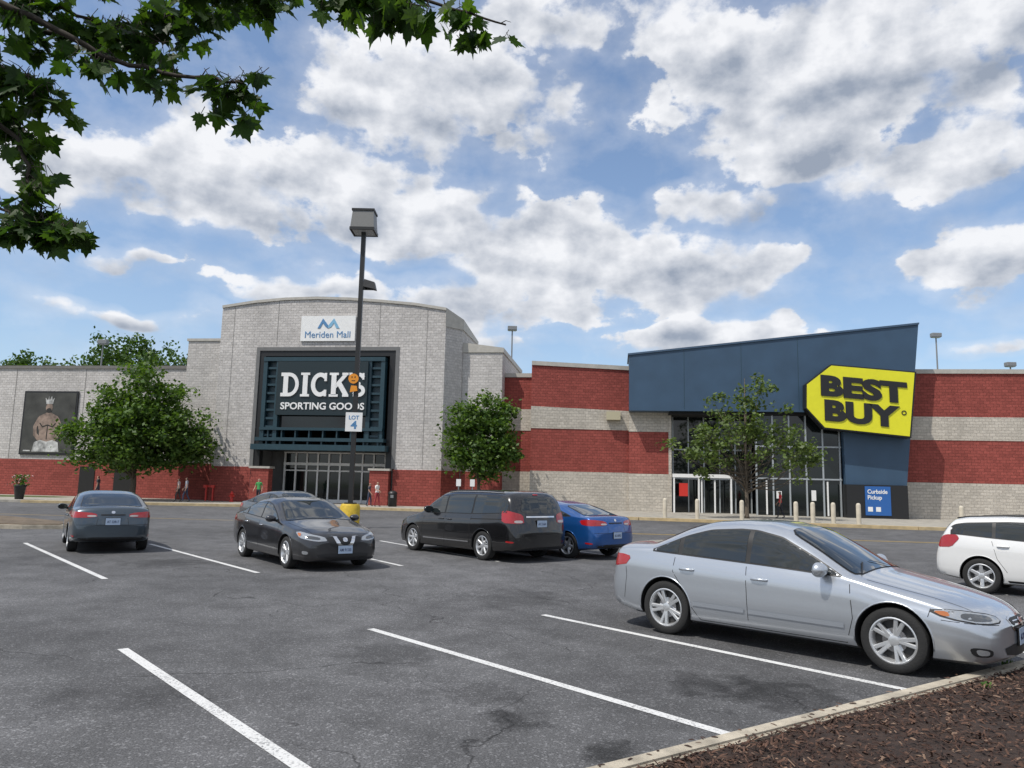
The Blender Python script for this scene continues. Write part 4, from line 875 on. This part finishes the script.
    def _hit(s,o,d):
        h=s.bvh.ray_cast(o,d)
        if h[0] is None: return None
        n=h[1] if h[1].dot(d)<0 else -h[1]
        return (h[0],n)
    def side(s,name,poly,mat,off=.003,res=.05,both=True):
        for sg in ((1,-1) if both else (-1,)):
            s.conform(name,poly,lambda a,z:s._hit(Vector((s.L/2-a,sg*3,z)),Vector((0,-sg,0))),mat,off,res)
    def end(s,name,poly,mat,off=.003,res=.04,front=True,mirror=False):
        sg=1 if front else -1; piv=s.L/2-.95
        for mir in ((1,-1) if mirror else (1,)):
            def mp(a,z):
                t=math.radians(a*60*mir); d=Vector((math.cos(t)*sg,math.sin(t),0)); p=Vector((piv*sg,0,z))
                return s._hit(p+d*3,-d)
            s.conform(name,poly,mp,mat,off,res)
    def topd(s,name,poly,mat,off=.004,res=.06):
        s.conform(name,poly,lambda a,y:s._hit(Vector((s.L/2-a,y,3)),Vector((0,0,-1))),mat,off,res)
    def seam(s,pts,w=.007,kind='side',**k):
        for i in range(len(pts)-1):
            P=stripe(pts[i],pts[i+1],w if kind!='end' else w*.9)
            if kind=='side': s.side('panel_gap',P,CM['gap'],.0015,.08)
            elif kind=='end': s.end('panel_gap',P,CM['gap'],.0015,.06,**k)
            else: s.topd('panel_gap',P,CM['gap'],.0015,.08)
    def dlo(s,sa,sc,gaps,inset=.10,fa=.06,fc=.06,base=.028):
        xs=np.arange(sa,sc+.001,.03)
        def bounds(x):
            sh=fa if x<(sa+sc)/2 else -fc
            return s.zs(x)+base, min(s.zt(x-sh),s.zt(x))-inset
        xs=[x for x in xs if bounds(x)[1]-bounds(x)[0]>.015]
        def poly(x0,x1,g):
            X=[x for x in xs if x0<=x<=x1]
            if len(X)<2: return None
            X=[x0+1e-4 if x0>xs[0] else xs[0]]+X+[x1-1e-4 if x1<xs[-1] else xs[-1]]
            lo=[(x,bounds(x)[0]+g) for x in X]; hi=[(x,bounds(x)[1]-g) for x in X]
            P=[p for p,q in zip(lo,hi) if q[1]>p[1]+.002]; Q=[q for p,q in zip(lo,hi) if q[1]>p[1]+.002]
            out=P+Q[::-1]; res=[out[0]]
            for p in out[1:]:
                if (Vector(p)-Vector(res[-1])).length>.008: res.append(p)
            return res
        s.side('window_trim',poly(xs[0],xs[-1],0),CM['black'],.003,.06)
        e=[xs[0]]+list(gaps)+[xs[-1]]
        for i in range(len(e)-1):
            a=e[i]+(.03 if i>0 else .05); b=e[i+1]-(.03 if i<len(e)-2 else .05)
            p=poly(a,b,.017)
            if p: s.side('side_window',chaikin(p,1,.1),CM['glass'],.006,.05)
    def screen(s,s0,s1,w0,w1,front=True,name='windscreen'):
        P=[(s0,-w0),(s0,w0),(s1,w1),(s1,-w1)]
        Q=chaikin(P,2,.08)
        s.topd(name+'_seal',[( (s0+s1)/2+(a-(s0+s1)/2)*1.03,y*1.035) for a,y in Q],CM['black'],.003,.05)
        s.topd(name,Q,CM['glass'],.007,.05)
    def mirror(s,x,z,sz=1.0,mat=None):
        for sg in (1,-1):
            h=s._hit(Vector((s.L/2-x,sg*3,z)),Vector((0,-sg,0)))
            if not h: continue
            c=h[0]+Vector((-.02,sg*.13,.03)); bm=bmesh.new(); bmesh.ops.create_uvsphere(bm,u_segments=16,v_segments=10,radius=1)
            for v in bm.verts:
                p=v.co.copy(); p.x=max(p.x,-.35); v.co=Vector((p.x*.085,p.y*.115,p.z*(.075+.01*p.y*sg)))*sz
                v.co+=c
            me=bpy.data.meshes.new('mirror'); bm.to_mesh(me); bm.free(); me.materials.append(mat or s.paint); me.polygons.foreach_set('use_smooth',[True]*len(me.polygons))
            o=bpy.data.objects.new('side_mirror',me); COL.objects.link(o); o.parent=s.e
            V,F=tube_vf([h[0]-Vector((0,sg*.03,.02)),c-Vector((0,0,.03))],[.03,.022],8); mk('mirror_arm',V,F,CM['black'],parent=s.e,smooth=True)
            mk('mirror_glass',[(c.x-.033*sz,c.y+yy*.095*sz,c.z+zz*.058*sz) for yy,zz in [(-1,-.6),(-.6,-1),(.6,-1),(1,-.6),(1,.6),(.6,1),(-.6,1),(-1,.6)]],[tuple(range(8))],CM['glass'],parent=s.e)
    def handle(s,x,z,mat=None):
        for sg in (1,-1):
            h=s._hit(Vector((s.L/2-x,sg*3,z)),Vector((0,-sg,0)))
            if h:
                c=h[0]; V,F=tube_vf([c+Vector((.10,-sg*.006,0)),c+Vector((.085,sg*.022,0)),c+Vector((0,sg*.03,.003)),c+Vector((-.085,sg*.022,0)),c+Vector((-.10,-sg*.006,0))],[.010,.014,.015,.014,.010],8)
                mk('door_handle',V,F,mat or s.paint,parent=s.e,smooth=True)
    def plate(s,z,front=True,txt=None):
        sg=1 if front else -1
        h=s._hit(Vector((sg*4,0,z)),Vector((-sg,0,0)))
        x=h[0].x+sg*.012
        e=empty('plate_holder',(x,0,z),math.pi/2 if front else -math.pi/2,s.e)
        box('number_plate',-.155,.155,-.008,.006,-.078,.078,CM['plate'],e)
        box('plate_frame',-.165,.165,-.004,.008,-.088,.088,CM['black'],e)
        text_mesh('plate_text',txt or 'AB 40172',-.125,-.035,.25,.06,-.008,CM['platetxt'],e,.01,.002)

# --- silver sedan ---------------------------------------------------
P=paint('paint_silver',(.50,.53,.57),.70,.30)
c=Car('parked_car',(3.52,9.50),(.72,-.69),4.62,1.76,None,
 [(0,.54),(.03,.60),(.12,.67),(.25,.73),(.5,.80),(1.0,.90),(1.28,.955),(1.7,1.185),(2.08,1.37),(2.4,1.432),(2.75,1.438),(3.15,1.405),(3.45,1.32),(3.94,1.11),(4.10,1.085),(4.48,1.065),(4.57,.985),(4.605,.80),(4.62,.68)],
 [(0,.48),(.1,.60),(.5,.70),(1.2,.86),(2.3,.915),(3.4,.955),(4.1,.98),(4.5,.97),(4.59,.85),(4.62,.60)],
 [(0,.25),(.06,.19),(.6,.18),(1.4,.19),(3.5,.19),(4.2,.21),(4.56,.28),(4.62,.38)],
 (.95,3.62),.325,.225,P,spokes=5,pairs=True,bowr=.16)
c.dlo(1.45,3.84,(2.52,3.42),inset=.095,fa=.06,fc=.09); c.screen(1.30,2.10,.70,.56); c.screen(3.92,3.34,.60,.53,name='rear_window')
c.seam([(1.40,.24),(1.33,.5),(1.36,.84)]); c.seam([(2.50,.24),(2.53,.92)]); c.seam([(3.28,.42),(3.38,.62),(3.50,.78),(3.48,.95)]); c.seam([(1.40,.24),(3.12,.24),(3.28,.42)])
c.seam([(.62,.60),(.58,.76)]); c.seam([(4.28,.24),(4.22,.66),(4.24,.86)],.006)
c.side('side_moulding',stripe((1.42,.415),(2.50,.42),.05),simple('mould',(.42,.45,.49),.35,metal=.6,coat=.5),.012,.06); c.side('side_moulding',stripe((2.55,.42),(3.22,.425),.05),bpy.data.materials['mould'],.012,.06)
c.topd('bonnet_gap',stripe((.20,-.62),(1.22,-.74),.007),CM['gap'],.0015); c.topd('bonnet_gap',stripe((.20,.62),(1.22,.74),.007),CM['gap'],.0015)
c.handle(2.36,.79); c.handle(3.30,.82); c.mirror(1.62,.94,1.05)
for sg in (1,-1): c.topd('wiper',stripe((1.30,sg*.45-.2),(1.42,sg*.10-.2),.018),CM['black'],.018)
U=1/60
c.end('headlamp_bezel',chaikin([(25*U,.57),(28*U,.645),(56*U,.695),(70*U,.67),(60*U,.60),(40*U,.56)],1),CM['black'],.002,.03,mirror=True)
c.end('headlamp',chaikin([(26*U,.58),(29*U,.637),(56*U,.687),(67*U,.667),(58*U,.61),(40*U,.57)],1),CM['lamp'],.005,.03,mirror=True)
c.end('headlamp_inner',chaikin([(33*U,.585),(34*U,.635),(52*U,.665),(52*U,.60)],2),CM['lampdark'],.007,.03,mirror=True)
c.end('indicator',chaikin([(57*U,.625),(58*U,.672),(66*U,.662),(61*U,.622)],1),CM['amber'],.008,.03,mirror=True)
c.end('grille',chaikin([(-19*U,.615),(19*U,.615),(15*U,.48),(0,.455),(-15*U,.48)],1,.15),CM['chrome'],.004,.03)
c.end('grille_mesh',chaikin([(-17*U,.60),(17*U,.60),(13.5*U,.495),(0,.47),(-13.5*U,.495)],1,.15),CM['black'],.007,.03)
for z in (.51,.54,.57): c.end('grille_bar',stripe((-13*U,z),(13*U,z),.009),CM['chrome'],.010,.04)
c.end('emblem',chaikin([(-3*U,.52),(3*U,.52),(3*U,.585),(-3*U,.585)],2),CM['chrome'],.016,.03)
c.end('lower_intake',chaikin([(-28*U,.36),(28*U,.36),(24*U,.25),(-24*U,.25)],1),CM['black'],.004,.04)
c.end('fog_recess',chaikin([(38*U,.345),(50*U,.36),(48*U,.27),(38*U,.27)],2),CM['black'],.004,.03,mirror=True); c.end('fog_lamp',chaikin([(40*U,.33),(47*U,.345),(46*U,.285),(40*U,.285)],2),CM['lamp'],.007,.03,mirror=True)
c.seam([(30*U,.555),(62*U,.585)],.006,'end',mirror=True)
c.end('tail_lamp',chaikin([(22*U,.76),(24*U,.92),(50*U,.94),(60*U,.91),(55*U,.78)],1),CM['red'],.004,.03,front=False,mirror=True)
c.end('reverse_lamp',chaikin([(24*U,.78),(25*U,.84),(36*U,.84),(36*U,.78)],1),CM['clear'],.006,.03,front=False,mirror=True)
c.seam([(-45*U,.68),(45*U,.68)],.007,'end',front=False); c.plate(.80,False,'CT 55821'); c.plate(.42,True,'AK 70215')

# --- charcoal sedan (front three-quarter) ---------------------------
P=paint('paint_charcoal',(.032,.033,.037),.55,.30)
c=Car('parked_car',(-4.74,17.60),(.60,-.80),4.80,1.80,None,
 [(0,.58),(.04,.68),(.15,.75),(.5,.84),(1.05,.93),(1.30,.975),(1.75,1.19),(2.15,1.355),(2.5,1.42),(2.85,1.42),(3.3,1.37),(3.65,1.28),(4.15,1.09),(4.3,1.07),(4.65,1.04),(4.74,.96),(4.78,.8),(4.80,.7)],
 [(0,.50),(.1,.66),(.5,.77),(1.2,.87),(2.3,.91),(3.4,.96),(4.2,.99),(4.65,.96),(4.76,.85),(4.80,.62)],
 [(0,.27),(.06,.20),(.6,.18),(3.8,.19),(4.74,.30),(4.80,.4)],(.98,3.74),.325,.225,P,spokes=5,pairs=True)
c.dlo(1.50,3.98,(2.6,3.55),inset=.105,fa=.07,fc=.11); c.screen(1.32,2.17,.73,.57); c.screen(4.1,3.5,.6,.53,name='rear_window')
c.seam([(1.45,.24),(1.40,.5),(1.42,.85)]); c.seam([(2.60,.24),(2.62,.90)]); c.seam([(3.42,.42),(3.55,.7),(3.58,.94)])
c.handle(2.45,.81,CM['chrome']); c.handle(3.42,.84,CM['chrome']); c.mirror(1.66,.95)
c.topd('bonnet_gap',stripe((.25,-.6),(1.22,-.76),.008),CM['gap'],.0015); c.topd('bonnet_gap',stripe((.25,.6),(1.22,.76),.008),CM['gap'],.0015)
c.end('headlamp',chaikin([(22*U,.60),(26*U,.68),(58*U,.77),(66*U,.76),(56*U,.66),(34*U,.59)],1,.15),CM['lamp'],.005,.03,mirror=True)
c.end('headlamp_inner',chaikin([(30*U,.615),(31*U,.67),(46*U,.705),(46*U,.645)],2),CM['lampdark'],.007,.03,mirror=True)
c.end('indicator',chaikin([(54*U,.68),(55*U,.74),(62*U,.75),(58*U,.69)],1),CM['amber'],.008,.03,mirror=True)
c.end('grille',chaikin([(-24*U,.68),(24*U,.68),(17*U,.49),(-17*U,.49)],1,.1),CM['black'],.004,.03)
for sg in (1,-1):
    c.end('grille_vee',[(sg*21*U,.695),(sg*16*U,.695),(sg*9*U,.50),(0,.475),(0,.51),(sg*5*U,.53),(sg*11*U,.685)],CM['chrome'],.009,.03)
c.end('emblem',chaikin([(-3*U,.58),(3*U,.58),(3*U,.66),(-3*U,.66)],2),CM['chrome'],.014,.03)
c.end('lower_intake',chaikin([(-34*U,.36),(34*U,.36),(30*U,.25),(-30*U,.25)],1),CM['black'],.004,.04)
c.end('fog_lamp',chaikin([(42*U,.40),(50*U,.41),(49*U,.34),(42*U,.34)],2),CM['lamp'],.007,.03,mirror=True)
c.plate(.43,True,'AM 91330'); c.end('tail_lamp',chaikin([(25*U,.80),(26*U,.93),(60*U,.95),(58*U,.82)],1),CM['red'],.004,.03,front=False,mirror=True)

def rear_sedan(c,ztl,zbl,plate_z,txt,chrome=False):
    c.end('tail_lamp',chaikin([(20*U,zbl+.01),(22*U,ztl-.02),(48*U,ztl+.02),(64*U,ztl-.01),(58*U,zbl)],1),CM['red'],.005,.03,front=False,mirror=True)
    c.end('reverse_lamp',chaikin([(21*U,zbl+.025),(22*U,zbl+.065),(32*U,zbl+.065),(32*U,zbl+.025)],1),CM['clear'],.008,.03,front=False,mirror=True)
    c.end('boot_trim',stripe((-16*U,zbl+.07),(16*U,zbl+.07),.028),CM['chrome'] if chrome else CM['black'],.008,.05,front=False)
    c.end('emblem',chaikin([(-2.5*U,ztl-.03),(2.5*U,ztl-.03),(2.5*U,ztl+.03),(-2.5*U,ztl+.03)],2),CM['chrome'],.008,.03,front=False)
    c.seam([(-42*U,.66),(42*U,.66)],.008,'end',front=False); c.seam([(-20*U,.66),(-19*U,zbl)],.008,'end',front=False); c.seam([(20*U,.66),(19*U,zbl)],.008,'end',front=False)
    c.end('lower_valance',chaikin([(-40*U,.38),(40*U,.38),(38*U,.29),(-38*U,.29)],1),CM['black'],.004,.05,front=False)
    c.end('reflector',chaikin([(44*U,.42),(54*U,.43),(54*U,.39),(44*U,.38)],1),CM['red'],.006,.03,front=False,mirror=True); c.plate(plate_z,False,txt)
# --- slate sedan seen from behind -----------------------------------
P=paint('paint_slate',(.055,.075,.095),.6,.30)
c=Car('parked_car',(-10.50,20.05),(-.53,.848),4.60,1.76,None,
 [(0,.62),(.04,.72),(.15,.78),(.5,.87),(1.0,.96),(1.2,1.0),(1.6,1.20),(2.0,1.37),(2.4,1.43),(2.8,1.43),(3.25,1.37),(3.55,1.28),(4.03,1.09),(4.18,1.07),(4.45,1.07),(4.54,1.0),(4.58,.8),(4.60,.66)],
 [(0,.52),(.1,.68),(.5,.80),(1.2,.90),(2.3,.93),(3.4,.97),(4.1,.99),(4.42,.98),(4.56,.85),(4.60,.60)],
 [(0,.27),(.06,.20),(.6,.18),(3.8,.19),(4.52,.28),(4.60,.36)],(.95,3.63),.315,.21,P,spokes=7,pairs=False)
c.dlo(1.42,3.84,(2.5,3.4),inset=.105,fa=.07,fc=.11); c.screen(1.25,2.02,.72,.56); c.screen(4.02,3.32,.66,.56,name='rear_window')
c.mirror(1.58,.96); c.handle(2.35,.82); c.handle(3.3,.84); c.seam([(2.50,.24),(2.52,.92)]); c.seam([(3.35,.42),(3.5,.7),(3.5,.95)])
rear_sedan(c,.95,.82,.74,'AT 22817')
# --- blue compact sedan ---------------------------------------------
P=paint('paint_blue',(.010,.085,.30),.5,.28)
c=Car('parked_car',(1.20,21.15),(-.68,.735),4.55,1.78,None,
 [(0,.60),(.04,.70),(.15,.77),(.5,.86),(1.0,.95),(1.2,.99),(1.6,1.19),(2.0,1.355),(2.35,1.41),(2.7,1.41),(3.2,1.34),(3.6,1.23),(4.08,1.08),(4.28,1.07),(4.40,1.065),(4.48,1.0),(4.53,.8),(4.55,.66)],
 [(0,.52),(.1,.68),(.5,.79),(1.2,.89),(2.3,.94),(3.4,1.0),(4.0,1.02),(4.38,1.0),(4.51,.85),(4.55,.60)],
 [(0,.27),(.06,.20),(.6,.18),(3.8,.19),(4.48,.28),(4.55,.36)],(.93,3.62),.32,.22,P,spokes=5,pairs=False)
c.dlo(1.42,3.93,(2.45,3.4),inset=.105,fa=.07,fc=.10); c.screen(1.25,2.02,.72,.56); c.screen(4.06,3.28,.62,.52,name='rear_window')
c.mirror(1.58,.98); c.handle(2.3,.84); c.handle(3.25,.87); rear_sedan(c,.97,.83,.60,'AU 60925')
# --- black minivan --------------------------------------------------
P=paint('paint_black',(.008,.008,.009),.2,.22)
c=Car('parked_minivan',(-.84,20.25),(-.65,.76),5.08,1.96,None,
 [(0,.66),(.04,.76),(.15,.84),(.5,.95),(1.0,1.06),(1.2,1.11),(1.7,1.44),(2.05,1.60),(2.5,1.655),(3.5,1.67),(4.5,1.65),(4.74,1.62),(4.86,1.50),(4.96,1.22),(5.02,1.0),(5.06,.8),(5.08,.7)],
 [(0,.56),(.1,.72),(.5,.86),(1.2,.98),(2.3,1.02),(3.6,1.05),(4.6,1.10),(4.86,1.10),(5.0,.95),(5.08,.62)],
 [(0,.27),(.06,.20),(.6,.19),(4.2,.2),(5.01,.28),(5.08,.36)],(.97,3.97),.345,.228,P,lean=.14,spokes=7,pairs=False,nroof=5.0,bowr=.10)
c.dlo(1.60,4.82,(2.40,3.52),inset=.115,fa=.09,fc=.10); c.screen(1.25,2.05,.78,.62)
c.end('rear_window',chaikin([(-37*U,1.15),(37*U,1.15),(33*U,1.51),(-33*U,1.51)],2,.12),CM['glass'],.006,.04,front=False)
c.end('spoiler_lamp',stripe((-7*U,1.57),(7*U,1.57),.022),CM['red'],.01,.04,front=False)
c.end('tail_lamp',chaikin([(31*U,.90),(33*U,1.11),(52*U,1.20),(62*U,1.18),(60*U,.92)],1,.15),CM['red'],.006,.03,front=False,mirror=True)
c.end('reverse_lamp',chaikin([(33*U,.92),(34*U,.98),(44*U,.98),(44*U,.92)],1),CM['clear'],.009,.03,front=False,mirror=True)
c.end('tailgate_trim',stripe((-28*U,1.06),(28*U,1.06),.035),CM['chrome'],.008,.05,front=False)
c.seam([(-42*U,.66),(42*U,.66)],.009,'end',front=False); c.plate(.90,False,'AV 31664')
c.end('reflector',chaikin([(44*U,.50),(54*U,.51),(54*U,.47),(44*U,.46)],1),CM['red'],.006,.03,front=False,mirror=True)
c.side('door_rail',stripe((3.50,.96),(4.72,1.0),.02),CM['gap'],.003,.06); c.seam([(1.5,.25),(1.42,.6),(1.5,.96)]); c.seam([(2.42,.25),(2.44,1.0)]); c.seam([(3.46,.25),(3.52,1.03)])
c.side('side_moulding',stripe((1.5,.40),(3.45,.41),.03),CM['chrome'],.010,.06)
c.handle(2.28,.91); c.handle(2.62,.91); c.mirror(1.78,1.10,1.2)
for sg in (1,-1):
    pts=[c._hit(Vector((c.L/2-x,sg*.66,3)),Vector((0,0,-1)))[0]+Vector((0,0,.03)) for x in np.arange(2.2,4.6,.2)]
    V,F=tube_vf(pts,[.014]*len(pts),6); mk('roof_rail',V,F,CM['black'],parent=c.e,smooth=True)
# --- white hatch wagon ----------------------------------------------
P=paint('paint_white',(.70,.70,.69),.0,.35)
c=Car('parked_car',(10.35,14.05),(.70,-.71),4.45,1.75,None,
 [(0,.60),(.04,.70),(.15,.78),(.5,.88),(1.0,.97),(1.15,1.00),(1.6,1.24),(1.95,1.38),(2.4,1.435),(3.2,1.435),(3.9,1.39),(4.10,1.35),(4.23,1.22),(4.32,1.06),(4.40,.95),(4.43,.8),(4.45,.66)],
 [(0,.54),(.1,.70),(.5,.80),(1.2,.90),(2.3,.93),(3.4,.99),(4.0,1.03),(4.27,1.0),(4.39,.88),(4.45,.60)],
 [(0,.27),(.06,.20),(.6,.19),(3.8,.2),(4.37,.28),(4.45,.36)],(.90,3.58),.32,.218,P,spokes=6,pairs=False,nroof=4.8)
c.dlo(1.38,4.10,(2.35,3.35),inset=.105,fa=.08,fc=.07); c.screen(1.20,1.95,.72,.58)
c.end('rear_window',chaikin([(-36*U,1.07),(36*U,1.07),(31*U,1.28),(-31*U,1.28)],2,.12),CM['glass'],.006,.04,front=False)
c.end('tail_lamp',chaikin([(42*U,.80),(42*U,.98),(50*U,1.05),(60*U,1.05),(63*U,.98),(56*U,.82)],1,.15),CM['red'],.006,.03,front=False,mirror=True)
c.mirror(1.58,1.0); c.handle(2.25,.84); c.handle(3.2,.88); c.seam([(2.35,.24),(2.37,.93)]); c.seam([(3.15,.42),(3.3,.65),(3.38,.97)]); c.plate(.75,False,'AW 10442')
c.seam([(1.35,.25),(1.3,.5),(1.36,.88)]); c.side('sill_trim',stripe((1.35,.25),(3.15,.25),.06),CM['black'],.004,.06)
for sg in (1,-1):
    pts=[c._hit(Vector((c.L/2-x,sg*.56,3)),Vector((0,0,-1)))[0]+Vector((0,0,.03)) for x in np.arange(2.0,4.05,.2)]
    V,F=tube_vf(pts,[.013]*len(pts),6); mk('roof_rail',V,F,CM['black'],parent=c.e,smooth=True)
# --- grey sedan further back ----------------------------------------
P=paint('paint_grey',(.10,.11,.12),.5,.3)
c=Car('parked_car',(-7.4,26.2),(.72,-.69),4.6,1.8,None,
 [(0,.60),(.04,.70),(.15,.77),(.5,.86),(1.0,.95),(1.2,.99),(1.6,1.20),(2.0,1.375),(2.35,1.435),(2.7,1.435),(3.2,1.38),(3.6,1.26),(4.1,1.08),(4.3,1.07),(4.45,1.065),(4.54,1.0),(4.58,.8),(4.6,.66)],
 [(0,.52),(.1,.68),(.5,.79),(1.2,.89),(2.3,.94),(3.4,1.0),(4.0,1.02),(4.4,1.0),(4.55,.85),(4.6,.60)],
 [(0,.27),(.06,.20),(.6,.18),(3.8,.19),(4.5,.28),(4.6,.36)],(.93,3.63),.32,.22,P,spokes=5,pairs=False)
c.dlo(1.42,3.95,(2.45,3.4)); c.screen(1.25,2.02,.72,.56); c.mirror(1.58,.98); rear_sedan(c,.97,.83,.60,'AX 60926')
